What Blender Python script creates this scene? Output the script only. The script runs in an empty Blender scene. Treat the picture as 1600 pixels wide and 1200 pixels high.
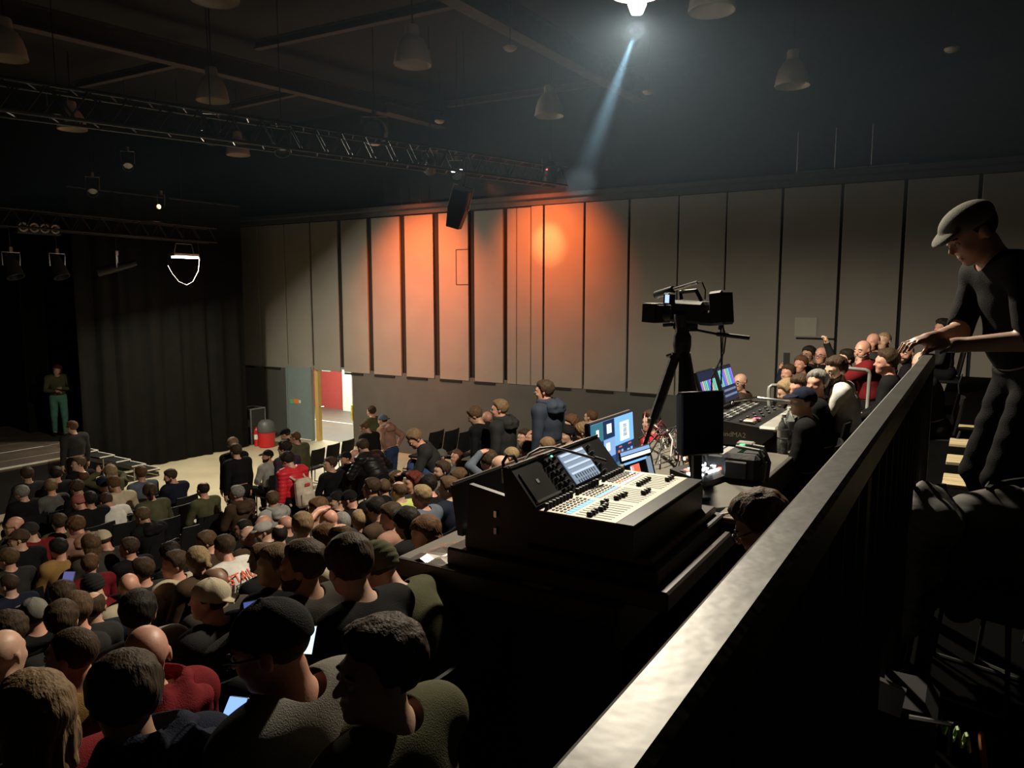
import bpy, math, random
import numpy as np
from mathutils import Vector, Matrix, Euler
S = bpy.context.scene
COL = S.collection
R_ = math.radians
# ---------------------------------------------------------------- camera, world, big lights, exposure
FPX, CAM_H = 1180.0, 4.2
PITCH = math.atan((600 - 462) / FPX)
YAW = math.atan(720 / FPX)
cam = bpy.data.objects.new('camera', bpy.data.cameras.new('camera'))
COL.objects.link(cam)
cam.location = (0, 0, CAM_H)
cam.rotation_euler = (math.pi / 2 - PITCH, 0, YAW)
cam.data.sensor_width = 36.0
cam.data.lens = FPX / 1600 * 36.0
cam.data.clip_start = 0.05
S.camera = cam
S.view_settings.view_transform = 'Standard'
S.view_settings.look = 'None'
S.view_settings.gamma = 1.0
S.view_settings.use_curve_mapping = False
S.view_settings.exposure = 0.0
W = bpy.data.worlds.new('world'); S.world = W
W.use_nodes = True
W.node_tree.nodes['Background'].inputs[0].default_value = (1.0, 0.9, 0.75, 1)
W.node_tree.nodes['Background'].inputs[1].default_value = 0.006

def lamp(name, kind, loc, power, col, target=None, **kw):
    d = bpy.data.lights.new(name, kind); d.energy = power; d.color = col
    for k, v in kw.items(): setattr(d, k, v)
    o = bpy.data.objects.new(name, d); COL.objects.link(o); o.location = loc
    if target is not None:
        o.rotation_euler = (Vector(target) - Vector(loc)).to_track_quat('-Z', 'Y').to_euler()
    return o

_F = np.array([-math.sin(YAW), math.cos(YAW), 0]); _R = np.array([math.cos(YAW), math.sin(YAW), 0]); _U = np.array([0, 0, 1.0])
_C = np.array([0, 0, CAM_H])
def ray(px, py):
    x = (px - 800) / FPX; y = (600 - py) / FPX
    return _R * x + (_F * math.cos(PITCH) - _U * math.sin(PITCH)) + y * (_U * math.cos(PITCH) + _F * math.sin(PITCH))
def at(px, py, t): return Vector(_C + ray(px, py) * t)
def atz(px, py, z):
    r = ray(px, py); return Vector(_C + r * ((z - CAM_H) / r[2]))
def aty(px, py, y):
    r = ray(px, py); return Vector(_C + r * (y / r[1]))
def atx(px, py, x):
    r = ray(px, py); return Vector(_C + r * (x / r[0]))

YW = 15.5          # side wall plane
XS = -8.0; SL = 0.31   # tribune starts to rise at XS with slope SL
def floor_at(x): return max(0.0, (x - XS) * SL)

# the lamp that is switched on under the roof, the work light over the stage, the corridor and the two orange wall lights
KEY = at(996, -14, 6.7)
lamp('ceiling_lamp_light', 'SPOT', KEY + Vector((0.0, -0.05, -0.28)), 1600, (1.0, 0.88, 0.68), target=KEY + Vector((0.0, -0.6, -5)), spot_size=R_(180), spot_blend=0.35, shadow_soft_size=0.11)
WORK = at(288, 402, 17.2)
lamp('work_light_beam', 'AREA', WORK + Vector((0.1, -0.05, -0.06)), 400, (1.0, 0.93, 0.74), target=WORK + Vector((2.6, 0.5, -4)), shape='RECTANGLE', size=0.6, size_y=0.16)
ORG = (1.0, 0.17, 0.035)
_w1 = aty(662, 405, YW); _w2 = aty(857, 380, YW)
lamp('orange_wash_light', 'SPOT', (_w1.x + 0.2, YW - 2.5, 6.55), 1700, ORG, target=_w1 + Vector((0, 0, -0.6)), spot_size=R_(84), spot_blend=1.0, shadow_soft_size=0.06)
lamp('orange_spot_light', 'SPOT', (_w2.x - 0.2, YW - 2.3, 6.5), 1000, ORG, target=_w2 + Vector((0, 0, -0.25)), spot_size=R_(80), spot_blend=1.0, shadow_soft_size=0.06)
lamp('orange_spot_core_light', 'SPOT', (_w2.x - 0.2, YW - 2.3, 6.5), 900, (1.0, 0.34, 0.11), target=_w2, spot_size=R_(24), spot_blend=1.0, shadow_soft_size=0.05)

# added narrow spot drawing the bluish streak below the lamp; its haze follows later
_bt = aty(906, 288, YW)
lamp('added_beam_light', 'SPOT', KEY + Vector((-.05, .1, -.3)), 9000, (0.62, 0.86, 1.0), target=_bt, spot_size=R_(5.0), spot_blend=1.0, shadow_soft_size=0.02)
# ---------------------------------------------------------------- materials
_mats = {}
def mat(name, col, rough=0.6, metal=0.0, var=0.15, scale=8.0, bump=0.0, bscale=60.0, emit=None, estr=0.0, spec=0.5, trans=0.0, coat=0.0, stretch=None):
    if name in _mats: return _mats[name]
    m = bpy.data.materials.new(name); m.use_nodes = True
    nt = m.node_tree; b = nt.nodes['Principled BSDF']
    b.inputs['Roughness'].default_value = rough; b.inputs['Metallic'].default_value = metal
    b.inputs['Specular IOR Level'].default_value = spec
    b.inputs['Transmission Weight'].default_value = trans
    b.inputs['Coat Weight'].default_value = coat
    c = tuple(col) + (1,)
    if var > 0:
        tc = nt.nodes.new('ShaderNodeTexCoord'); n = nt.nodes.new('ShaderNodeTexNoise')
        n.inputs['Scale'].default_value = scale; n.inputs['Detail'].default_value = 4
        if stretch:
            mp = nt.nodes.new('ShaderNodeMapping'); mp.inputs['Scale'].default_value = stretch
            nt.links.new(tc.outputs['Object'], mp.inputs['Vector']); nt.links.new(mp.outputs['Vector'], n.inputs['Vector'])
        else: nt.links.new(tc.outputs['Object'], n.inputs['Vector'])
        r = nt.nodes.new('ShaderNodeValToRGB')
        r.color_ramp.elements[0].position = 0.3; r.color_ramp.elements[1].position = 0.7
        r.color_ramp.elements[0].color = tuple(v * (1 - var) for v in col) + (1,)
        r.color_ramp.elements[1].color = tuple(min(1, v * (1 + var)) for v in col) + (1,)
        nt.links.new(n.outputs['Fac'], r.inputs['Fac']); nt.links.new(r.outputs['Color'], b.inputs['Base Color'])
    else: b.inputs['Base Color'].default_value = c
    if bump > 0:
        tc2 = nt.nodes.new('ShaderNodeTexCoord'); n2 = nt.nodes.new('ShaderNodeTexNoise'); n2.inputs['Scale'].default_value = bscale
        if stretch:
            mp2 = nt.nodes.new('ShaderNodeMapping'); mp2.inputs['Scale'].default_value = stretch
            nt.links.new(tc2.outputs['Object'], mp2.inputs['Vector']); nt.links.new(mp2.outputs['Vector'], n2.inputs['Vector'])
        else: nt.links.new(tc2.outputs['Object'], n2.inputs['Vector'])
        bp = nt.nodes.new('ShaderNodeBump'); bp.inputs['Strength'].default_value = bump; bp.inputs['Distance'].default_value = 0.01
        nt.links.new(n2.outputs['Fac'], bp.inputs['Height']); nt.links.new(bp.outputs['Normal'], b.inputs['Normal'])
    if emit:
        b.inputs['Emission Color'].default_value = tuple(emit) + (1,); b.inputs['Emission Strength'].default_value = estr
    _mats[name] = m
    return m

M_BLACK = mat('black_paint', (0.012, 0.012, 0.012), 0.55)
M_DARK = mat('dark_plastic', (0.02, 0.02, 0.021), 0.4)
M_MATTE = mat('matte_black_cloth', (0.010, 0.010, 0.010), 0.9)
M_STEEL = mat('grey_steel', (0.35, 0.35, 0.34), 0.35, 0.8)
M_CHROME = mat('bright_metal', (0.6, 0.6, 0.58), 0.25, 1.0)
M_WHITE = mat('white_plastic', (0.75, 0.74, 0.7), 0.4, var=0.03)
M_RUBBER = mat('rubber', (0.015, 0.015, 0.015), 0.7)

# ---------------------------------------------------------------- mesh helpers
class MB:
    def __init__(s, off=(0, 0, 0)): s.v = []; s.f = []; s.off = Vector(off)
    def add(s, vs, fs):
        n = len(s.v); s.v += [tuple(Vector(a)) for a in vs]; s.f += [tuple(i + n for i in f) for f in fs]; return s
    def box(s, c, d, M=None, bev=0.0):
        c = Vector(c); hx, hy, hz = d[0] / 2, d[1] / 2, d[2] / 2
        M = M or Matrix.Identity(3)
        if bev <= 0:
            vs = [c + M @ Vector((sx * hx, sy * hy, sz * hz)) for sx in (-1, 1) for sy in (-1, 1) for sz in (-1, 1)]
            return s.add(vs, [(0, 1, 3, 2), (4, 6, 7, 5), (0, 4, 5, 1), (2, 3, 7, 6), (0, 2, 6, 4), (1, 5, 7, 3)])
        b = min(bev, hx * .9, hy * .9, hz * .9)
        vs = []; idx = {}
        for sx in (-1, 1):
            for sy in (-1, 1):
                for sz in (-1, 1):
                    for a in range(3):
                        q = [sx * (hx - b), sy * (hy - b), sz * (hz - b)]
                        q[a] = (sx * hx, sy * hy, sz * hz)[a]
                        idx[(sx, sy, sz, a)] = len(vs); vs.append(c + M @ Vector(q))
        fs = []
        for a in range(3):
            o = [0, 1, 2]; o.remove(a); u, w = o
            for sg in (-1, 1):
                loop = []
                for (p, q) in ((-1, -1), (1, -1), (1, 1), (-1, 1)):
                    k = [0, 0, 0]; k[a] = sg; k[u] = p; k[w] = q; loop.append(idx[(*k, a)])
                if (sg > 0) != (a != 1): loop = loop[::-1]
                fs.append(tuple(loop))
        for a in range(3):
            o = [0, 1, 2]; o.remove(a); u, w = o
            for p in (-1, 1):
                for q in (-1, 1):
                    k0 = [0, 0, 0]; k0[a] = -1; k0[u] = p; k0[w] = q
                    k1 = list(k0); k1[a] = 1
                    fs.append((idx[(*k0, u)], idx[(*k1, u)], idx[(*k1, w)], idx[(*k0, w)]))
        for sx in (-1, 1):
            for sy in (-1, 1):
                for sz in (-1, 1): fs.append(tuple(idx[(sx, sy, sz, a)] for a in range(3)))
        return s.add(vs, fs)
    def span(s, a, b, bev=0.0):
        return s.box([(a[i] + b[i]) / 2 for i in range(3)], [abs(b[i] - a[i]) for i in range(3)], None, bev)
    def tube(s, pts, r, n=8, caps=True, closed=False):
        P = [Vector(p) for p in pts]; rs = r if isinstance(r, (list, tuple)) else [r] * len(P)
        base = []; prev = None; vs = []; fs = []
        for i, p in enumerate(P):
            d = (P[min(i + 1, len(P) - 1)] - P[max(i - 1, 0)])
            d = d.normalized() if d.length > 1e-9 else Vector((0, 0, 1))
            if prev is None:
                u = d.cross(Vector((0, 0, 1)));
                if u.length < 1e-3: u = d.cross(Vector((1, 0, 0)))
                u.normalize()
            else:
                u = prev - d * prev.dot(d); u = u.normalized() if u.length > 1e-6 else d.orthogonal().normalized()
            prev = u; w = d.cross(u)
            for k in range(n):
                a = 2 * math.pi * k / n; vs.append(p + (u * math.cos(a) + w * math.sin(a)) * rs[i])
        for i in range(len(P) - 1):
            for k in range(n): fs.append((i * n + k, i * n + (k + 1) % n, (i + 1) * n + (k + 1) % n, (i + 1) * n + k))
        if caps: fs += [tuple(range(n))[::-1], tuple(range((len(P) - 1) * n, len(P) * n))]
        return s.add(vs, fs)
    def lathe(s, prof, c=(0, 0, 0), n=24, M=None):
        c = Vector(c); M = M or Matrix.Identity(3); vs = []; fs = []
        for (r, z) in prof:
            for k in range(n):
                a = 2 * math.pi * k / n; vs.append(c + M @ Vector((r * math.cos(a), r * math.sin(a), z)))
        for i in range(len(prof) - 1):
            for k in range(n): fs.append((i * n + k, i * n + (k + 1) % n, (i + 1) * n + (k + 1) % n, (i + 1) * n + k))
        return s.add(vs, fs)
    def prism(s, poly, vec):
        n = len(poly); v = Vector(vec); P = [Vector(p) for p in poly]
        fs = [tuple(range(n))[::-1], tuple(range(n, 2 * n))] + [(i, (i + 1) % n, n + (i + 1) % n, n + i) for i in range(n)]
        return s.add(P + [p + v for p in P], fs)
    def build(s, name, m=None, parent=None, smooth=False, kind=None):
        me = bpy.data.meshes.new(name)
        me.from_pydata([(a[0] - s.off.x, a[1] - s.off.y, a[2] - s.off.z) for a in s.v], [], s.f); me.update()
        import bmesh
        bm = bmesh.new(); bm.from_mesh(me); bmesh.ops.recalc_face_normals(bm, faces=bm.faces); bm.to_mesh(me); bm.free()
        if smooth:
            me.polygons.foreach_set('use_smooth', [True] * len(me.polygons))
            try: me.set_sharp_from_angle(angle=R_(40))
            except Exception: pass
        return obj(name, me, m, parent, kind)
def obj(name, me, m=None, parent=None, kind=None):
    o = bpy.data.objects.new(name, me); COL.objects.link(o)
    if m is not None and me is not None:
        if len(me.materials) == 0: me.materials.append(m)
    if parent is not None: o.parent = parent
    if kind: o['kind'] = kind
    return o
def tag(o, label, cat, group=None):
    o['label'] = label; o['category'] = cat
    if group: o['group'] = group
    return o
def thing(name, loc, label, cat, group=None, rz=0.0):
    o = bpy.data.objects.new(name, None); COL.objects.link(o); o.location = loc; o.rotation_euler = (0, 0, rz)
    o.empty_display_size = 0.1
    return tag(o, label, cat, group)
def copy_tree(o, parent=None):
    c = o.copy(); COL.objects.link(c); c.parent = parent
    for ch in list(o.children): copy_tree(ch, c)
    return c
def arc(p0, p1, sag, n=10, side=(0, 0, -1)):
    p0 = Vector(p0); p1 = Vector(p1); s = Vector(side)
    return [p0.lerp(p1, i / n) + s * sag * 4 * (i / n) * (1 - i / n) for i in range(n + 1)]
# ================================================================ THE HALL
M_FLOOR = mat('vinyl_floor', (0.50, 0.43, 0.29), 0.42, var=0.12, scale=1.2)
M_CEIL = mat('black_ceiling', (0.022, 0.022, 0.023), 0.9)
M_UPPER = mat('upper_wall_black', (0.020, 0.020, 0.021), 0.85)
M_WAIN = mat('wainscot_grey', (0.085, 0.083, 0.075), 0.7, var=0.08, scale=2)
M_PANEL = mat('wall_panel_grey', (0.26, 0.235, 0.20), 0.62, var=0.06, scale=1.5)
M_PANEL2 = mat('wall_panel_patch', (0.36, 0.34, 0.29), 0.6, var=0.04)
M_SLOT = mat('slot_black', (0.008, 0.008, 0.008), 0.9, var=0)
M_BEAM = mat('beam_brown', (0.10, 0.082, 0.066), 0.85)
ZT = 9.0
def struct(mb, name, m, parent=None): return mb.build(name, m, parent, kind='structure')
floor = struct(MB().span((-22, -10, -0.1), (6, 22, 0)), 'floor', M_FLOOR)
ceil = struct(MB().span((-22, -10, ZT), (6, YW + .3, ZT + .15)), 'ceiling', M_CEIL)
struct(MB().span((-22, -10, 0), (-21.8, YW + .3, ZT)), 'wall_back', M_UPPER)
struct(MB().span((-22, -10.2, 0), (6, -10, ZT)), 'wall_left', M_UPPER)
struct(MB().span((5.8, -10, 0), (6, YW + .3, ZT)), 'wall_front', M_UPPER)
PB, PT = 2.08, 6.26       # panel field bottom / top
DX0, DX1, DX2, DTOP = -17.24, -16.24, -14.66, 2.16
mb = MB()
mb.span((-22, YW, 0), (DX0, YW + .25, DTOP)); mb.span((DX2, YW, 0), (6, YW + .25, DTOP))
wall = struct(mb, 'wall_right', M_WAIN)
MB().span((-22, YW + .04, DTOP), (6, YW + .25, PT + .1)).build('slot_backing', M_SLOT, wall)
MB().span((-22, YW - .02, PT + .1), (6, YW + .25, ZT)).build('upper_wall', M_UPPER, wall)
seams = [(-19.35, .04), (-18.3, .03), (-17.17, .04), (-16.13, .07), (-15.01, .14), (-13.92, .16), (-12.79, .17), (-11.7, .18), (-10.62, .18),
         (-9.64, .12), (-9.32, .018), (-8.93, .018), (-8.59, .05), (-7.55, .05), (-6.48, .05), (-5.38, .03), (-4.38, .03), (-3.3, .045), (-2.23, .05), (-1.18, .06), (-0.04, .06), (1.05, .05), (2.1, .05)]
for (a, wa), (b, wb) in zip(seams[:-1], seams[1:]):
    x0, x1 = a + wa / 2, b - wb / 2
    top = PT - (0.0 if a > -9 else 0.02)
    m_ = MB()
    if abs(a + 3.3) < .01:      # panel with a cut-out corner piece
        m_.box(((x0 + x1) / 2, YW + .01, (PB + top) / 2), (x1 - x0, .06, top - PB), bev=.006)
        o = m_.build('panel', M_PANEL, wall)
        MB().span((-2.98, YW - .035, 3.42), (-2.58, YW - .018, 3.78)).build('cover_plate', M_PANEL2, o)
        MB().span((-2.95, YW - .03, 3.36), (-2.25, YW - .018, 3.395)).build('dark_seam', M_SLOT, o)
        continue
    m_.box(((x0 + x1) / 2, YW + .01, (PB + top) / 2), (x1 - x0, .06, top - PB), bev=.006)
    o = m_.build('panel', M_PANEL, wall)
    if abs(a + 11.7) < .01:     # small hatch seen beside a slot
        for q in ((x1 - .36, 5.0, .02, .86), (x1 - .18, 5.43, .36, .02), (x1 - .18, 4.57, .36, .02)):
            MB().box((q[0], YW - .021, q[1] - .1), (q[2], .006, q[3])).build('hatch_seam', M_SLOT, o)
# black reveal under the panels, broken into lengths, ledge above with thin upright rods
for i, (a, wa) in enumerate(seams[:-1]):
    b = seams[i + 1][0]
    if b - a > .6 and not (a > DX0 - .2 and b < DX2 + .2):
        MB().box(((a + b) / 2 - .12, YW - .012, PB - .035), ((b - a) * .62, .03, .05)).build('shadow_gap_strip', M_SLOT, wall)
M_LEDGE = mat('ledge_dark', (0.05, 0.046, 0.042), 0.6)
led = struct(MB().box((-8, YW - .16, PT + .17), (28, .36, .1), bev=.01), 'trim_1', M_LEDGE)
MB().box((-8, YW - .03, PT + .07), (28, .12, .12)).build('fascia', M_LEDGE, led)
for px in (545, 574, 600, 625, 655): 
    x = aty(px, 300, YW - .25).x
    MB().tube([(x, YW - .2, PT + .2), (x, YW - .2, PT + .2 + (.75 if px in (574, 600) else .45))], .012, 6).build('upright_rod', M_LEDGE, led)
for px in (1245, 1304, 1361):
    x = aty(px, 260, YW - .25).x
    MB().tube([(x, YW - .2, PT + .2), (x, YW - .2, PT + 1.0)], .014, 6).build('upright_rod', M_STEEL, led)
MB().tube([(aty(1243, 273, YW - .3).x, YW - .33, PT + .235), (aty(1420, 259, YW - .3).x, YW - .33, PT + .235)], .013, 6).build('ledge_pipe', M_STEEL, led)

# ---- door in the side wall and the passage behind it
M_DOORG = mat('door_grey_blue', (0.20, 0.25, 0.25), 0.5, var=0.05)
M_RED = mat('red_wall', (0.42, 0.06, 0.052), 0.6, var=0.06)
M_CFLOOR = mat('passage_floor', (0.12, 0.092, 0.078), 0.5, var=0.1, scale=3)
M_CREAM = mat('cream_wall', (0.75, 0.75, 0.66), 0.6, var=0.03)
M_WOODY = mat('yellow_wood', (0.62, 0.42, 0.14), 0.5, var=0.12, scale=3, stretch=(6, 6, .6))
d1 = thing('door_1', (DX1, YW, 0), 'grey-blue double door standing open to the bright red passage', 'door'); d1['kind'] = 'structure'
o_ = Vector((DX1, YW, 0))
leaf = MB(o_).box(((DX0 + DX1) / 2, YW + .0, DTOP / 2), (DX1 - DX0 - .06, .06, DTOP - .04), bev=.008).build('door_leaf', M_DOORG, d1)
for px in (463, ):
    MB(o_).box((aty(464, 622, YW).x, YW - .036, 1.12), (.22, .008, .14)).build('sign_plate', mat('sign_orange', (.75, .25, .06), .5, var=0), leaf)
    MB(o_).box((aty(458, 624, YW).x - .03, YW - .037, 1.10), (.11, .008, .13)).build('sign_plate', mat('sign_green', (.12, .5, .2), .5, var=0), leaf)
    MB(o_).box((aty(470, 622, YW).x, YW - .041, 1.12), (.08, .006, .09)).build('sign_symbol', M_WHITE, leaf)
for x, w in ((DX0 + .015, .05), (DX1, .07)):
    MB(o_).box((x, YW - .01, DTOP / 2), (w, .1, DTOP)).build('door_frame', M_DOORG, d1)
MB(o_).box((DX1 + .12, YW + .12, DTOP / 2), (.13, .12, DTOP)).build('door_frame', M_WOODY, d1)
MB(o_).box(((DX0 + DX2) / 2, YW + .1, DTOP + .01), (DX2 - DX0, .2, .06)).build('door_head', M_DOORG, d1)
MB(o_).box((DX2 - .03, YW + .13, DTOP / 2), (.07, .2, DTOP)).build('door_frame', M_CREAM, d1)
MB(o_).tube([(DX1 + .19, YW + .1, 1.0), (DX1 + .27, YW + .08, 1.0), (DX1 + .27, YW + .18, 1.0)], .014, 8).build('door_handle', M_CHROME, d1)
MB(o_).box((DX2 - .02, YW - .02, .95), (.05, .03, .42)).build('warning_strip', mat('hazard_yellow', (.6, .55, .05), .5, var=.3, scale=20), d1)
# passage
REDX = -19.6
pas = struct(MB().span((-30, YW + .25, -.02), (-10, 23.5, .004)), 'floor_passage', M_CFLOOR)
MB().box((-20, 18.2, .006), (18, .06, .004)).build('floor_line', M_WHITE, pas)
struct(MB().span((-30, 20.4, 0), (REDX, 20.6, 3.2)), 'wall_passage', M_RED)
struct(MB().span((REDX, 20.2, 0), (-10, 20.6, 3.2)), 'wall_passage_cream', M_CREAM)
struct(MB().span((-30, YW + .26, 3.2), (-10, 23, 3.3)), 'ceiling_passage', M_CREAM)
struct(MB().span((-30.1, YW + .26, 0), (-30, 23, 3.2)), 'wall_passage_left', M_CREAM)
struct(MB().span((-10, YW + .26, 0), (-9.9, 23, 3.2)), 'wall_passage_right', M_CREAM)
lamp('passage_light', 'AREA', (-18.2, 17.9, 3.1), 480, (0.95, 1.0, 0.84), target=(-18.2, 17.9, 0), shape='RECTANGLE', size=4.5, size_y=1.2)
t = thing('exit_sign', (-15.95, YW + .3, DTOP - .02), 'small glowing green exit sign hung above the open doorway', 'sign')
MB(t.location).box((-15.95, YW + .3, DTOP - .07), (.34, .05, .12), bev=.01).build('lit_panel', mat('exit_green', (.1, .5, .3), .4, var=0, emit=(.45, 1.0, .7), estr=2.2), t)
MB(t.location).box((-15.95, YW + .27, DTOP - .07), (.07, .006, .07)).build('running_figure', M_WHITE, t)
MB(t.location).box((-15.95, YW + .3, DTOP + .0), (.2, .03, .03)).build('bracket', M_WHITE, t)

# ---- tribune: two low steps per row
tr = thing('seating_tribune', (XS, 3, 0), 'black stepped tribune rising from the hall floor towards the balcony', 'tribune')
M_TRI = mat('tribune_black', (0.012, 0.012, 0.011), 0.85, spec=.12)
x = XS; i = 0
while x < -0.35:
    z1 = floor_at(x + .2125) - .02
    MB(tr.location).span((x, -6, max(0, z1 - .32)), (min(x + .45, -.3), 15.2, z1)).build('step', M_TRI, tr)
    x += .425; i += 1
MB(tr.location).span((-.32, -6, 0), (-.30, 15.2, 2.78)).build('riser_panel', M_TRI, tr)

# ---- balcony floor where the photographer and the man in the flat cap stand
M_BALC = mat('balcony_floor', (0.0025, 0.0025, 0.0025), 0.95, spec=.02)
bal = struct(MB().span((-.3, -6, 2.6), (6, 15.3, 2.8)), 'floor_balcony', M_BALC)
M_TREAD = mat('pale_wood', (0.55, 0.45, 0.27), 0.45, var=0.2, scale=3, stretch=(1, 10, 1))
for (y0, dy) in ((5.45, .42), (6.28, .40), (7.15, .36), (8.05, .34), (9.0, .34)):
    for k in range(3):
        MB().box((.62, y0 + dy * (k + .5) / 3, 2.815), (1.5, dy / 3 - .012, .03), bev=.004).build('plank', M_TREAD, bal)

# ---- guard rail in the foreground
M_RAIL = mat('worn_black_handrail', (0.075, 0.073, 0.064), 0.42, var=0.35, scale=6, bump=0.08, bscale=30, spec=0.45)
RZ = CAM_H - .25
rl = thing('guard_rail', (-.16, 1.5, 2.8), 'long black painted guard rail running across the foreground', 'railing')
MB(rl.location).box((-.158, 1.33, RZ - .03), (.047, 4.85, .06), bev=.006).build('handrail', M_RAIL, rl)
for k in range(31):
    y = -1.0 + k * .155
    MB(rl.location).box((-.158, y, (RZ - .06 + 2.9) / 2), (.03, .012, RZ - .06 - 2.9)).build('baluster', M_BLACK, rl)
MB(rl.location).box((-.158, 1.33, 2.9), (.036, 4.85, .03)).build('bottom_rail', M_BLACK, rl)
for y in (-.9, 1.4, 3.7): MB(rl.location).box((-.158, y, (RZ + 2.8) / 2 - .03), (.045, .05, RZ - 2.8 - .06)).build('post', M_BLACK, rl)

# ---- curtains and stage
def curtain(label, p0, p1, z0, z1, n, amp, seed, group='black stage drapes'):
    rnd = random.Random(seed); p0 = Vector(p0); p1 = Vector(p1); d = (p1 - p0).normalized(); nrm = Vector((d.y, -d.x, 0))
    t = thing('stage_curtain', (p0 + p1) / 2 + Vector((0, 0, z0)), label, 'curtain', group)
    cols = n * 8; vs = []; fs = []; ph = [rnd.uniform(.6, 1.5) for _ in range(n + 2)]
    rows = 7
    for j in range(rows + 1):
        z = z0 + (z1 - z0) * j / rows
        for i in range(cols + 1):
            u = i / cols; k = u * n
            a = amp * ph[int(k)] * (1.1 - .45 * j / rows)
            w = (math.sin(k * 2 * math.pi + .9 * math.sin(j * .5 + k * 1.7)) * .6 + math.sin(k * 4.7 + j * .25) * .5 + math.sin(k * 11.3 + 1.1) * .25) * a
            vs.append(p0.lerp(p1, u) + nrm * w + Vector((0, 0, z)))
    for j in range(rows):
        for i in range(cols): fs.append((j * (cols + 1) + i, j * (cols + 1) + i + 1, (j + 1) * (cols + 1) + i + 1, (j + 1) * (cols + 1) + i))
    MB(t.location).add(vs, fs).build('drape', M_CURT, t, smooth=True)
    MB(t.location).tube([p0 + Vector((0, 0, z1)), p1 + Vector((0, 0, z1))], .03, 8).build('curtain_rail', M_BLACK, t)
M_CURT = mat('black_velvet', (0.0065, 0.0063, 0.005), 0.9, var=0.2, scale=3, spec=.1)
curtain('wide black side drape hanging to the hall floor left of the door', (-17.25, 9.42, 0), (-17.15, 13.95, 0), .01, 6.6, 10, .06, 1)
curtain('black drape at the back of the stage by the picture edge', (-20.3, 4.6, 0), (-20.2, 8.6, 0), .92, 6.6, 9, .10, 2)
curtain('narrow dark drape behind the standing woman', (-19.4, 9.3, 0), (-19.2, 11.6, 0), .01, 6.6, 6, .08, 3)
M_STG = mat('stage_deck', (0.10, 0.075, 0.055), 0.5, var=.2, scale=2)
st = thing('stage', (-18, 5, 0), 'low black stage with brown deck at the far left', 'stage')
MB(st.location).span((-20.9, 8.76, .82), (-17.4, 10.6, .9), .006).build('deck_board', M_STG, st)
for k in range(5): MB(st.location).span((-16.45 - .9 * k - .87, 1, .82), (-16.45 - .9 * k, 8.75, .9), .006).build('deck_board', M_STG, st)
MB(st.location).span((-16.44, 1, .82), (-15.82, 8.6, .895), .006).build('deck_board', M_STG, st)
MB(st.location).span((-15.86, 1, 0), (-15.82, 8.6, .82)).build('front_panel', M_MATTE, st)
MB(st.location).span((-21.3, 8.58, 0), (-15.84, 8.62, .82)).build('side_panel', M_MATTE, st)
MB(st.location).box((-15.81, 4.8, .885), (.04, 7.6, .03)).build('edge_trim', mat('edge_white', (.7, .68, .6), .4), st)
MB(st.location).box((-17.35, 4.8, .903), (.03, 7.6, .006)).build('deck_line', mat('edge_white', (.7, .68, .6), .4), st)
sp = thing('stage_steps', (-16.4, 9.6, 0), 'black side steps with white nosings leading up to the stage', 'steps')
for k in range(5):
    y = 8.75 + k * .36; z = .86 - k * .17
    MB(sp.location).span((-16.95, y, z - .04), (-16.1, y + .34, z)).build('tread', M_BLACK, sp)
    MB(sp.location).box((-16.52, y + .33, z + .002), (.86, .035, .02)).build('nosing', mat('edge_white', (.7, .68, .6), .4), sp)
    MB(sp.location).box((-16.085, y + .17, z + .002), (.03, .34, .02)).build('nosing', mat('edge_white', (.7, .68, .6), .4), sp)
for x in (-16.9, -16.15): MB(sp.location).prism([(x, 8.75, .8), (x, 8.75, .72), (x, 10.5, .02), (x, 10.5, .1)], (.04, 0, 0)).build('stringer', M_BLACK, sp)
for y in (9.2, 9.9, 10.5): MB(sp.location).tube([(-16.12, y, 0), (-16.12, y, .86 - (y - 8.75) * .47)], .018, 6).build('leg', M_STEEL, sp)

# ---- items by the door
p = atz(391, 693, 0)
t = thing('flight_case', (p.x, p.y + .1, 0), 'upright black flight case with metal edges beside the drape', 'case')
MB(t.location).box((p.x, p.y + .1, .52), (.5, .5, 1.0), bev=.01).build('body', M_DARK, t)
for sx in (-.25, .25):
    for sy in (-.25, .25): MB(t.location).box((p.x + sx, p.y + .1 + sy, .52), (.03, .03, 1.02)).build('edge_strip', M_STEEL, t)
for sy in (-.25, .25): MB(t.location).box((p.x, p.y + .1 + sy, 1.02), (.5, .03, .03)).build('edge_strip', M_STEEL, t)
for sx in (-.25, .25): MB(t.location).box((p.x + sx, p.y + .1, 1.02), (.03, .5, .03)).build('edge_strip', M_STEEL, t)
MB(t.location).box((p.x + .1, p.y - .155, .62), (.14, .012, .2)).build('latch_plate', M_STEEL, t)
p = atz(402, 697, 0)
t = thing('fire_extinguisher', (p.x, p.y, 0), 'slim red fire extinguisher standing next to the bin', 'extinguisher')
M_REDP = mat('red_paint', (.55, .02, .02), .35, var=.05)
MB(t.location).lathe([(.0, .0), (.075, 0), (.078, .03), (.078, .42), (.06, .48), (.025, .52), (.025, .56), (0, .56)], t.location, 16).build('cylinder', M_REDP, t, smooth=True)
MB(t.location).box(t.location + Vector((0, 0, .58)), (.12, .03, .04)).build('valve', M_DARK, t)
MB(t.location).tube([t.location + Vector(v) for v in ((.03, 0, .57), (.11, 0, .5), (.11, 0, .2))], .012, 6).build('hose', M_RUBBER, t)
MB(t.location).lathe([(.079, .2), (.0795, .34)], t.location, 16).build('label_band', M_WHITE, t)
p = atz(417, 698, 0)
t = thing('waste_bin', (p.x, p.y, 0), 'red bin with grey dome lid against the dark wall', 'bin')
MB(t.location).lathe([(0, 0), (.2, 0), (.22, .02), (.24, .42), (.22, .43), (.2, .43)], t.location, 20).build('bucket', M_REDP, t, smooth=True)
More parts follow.
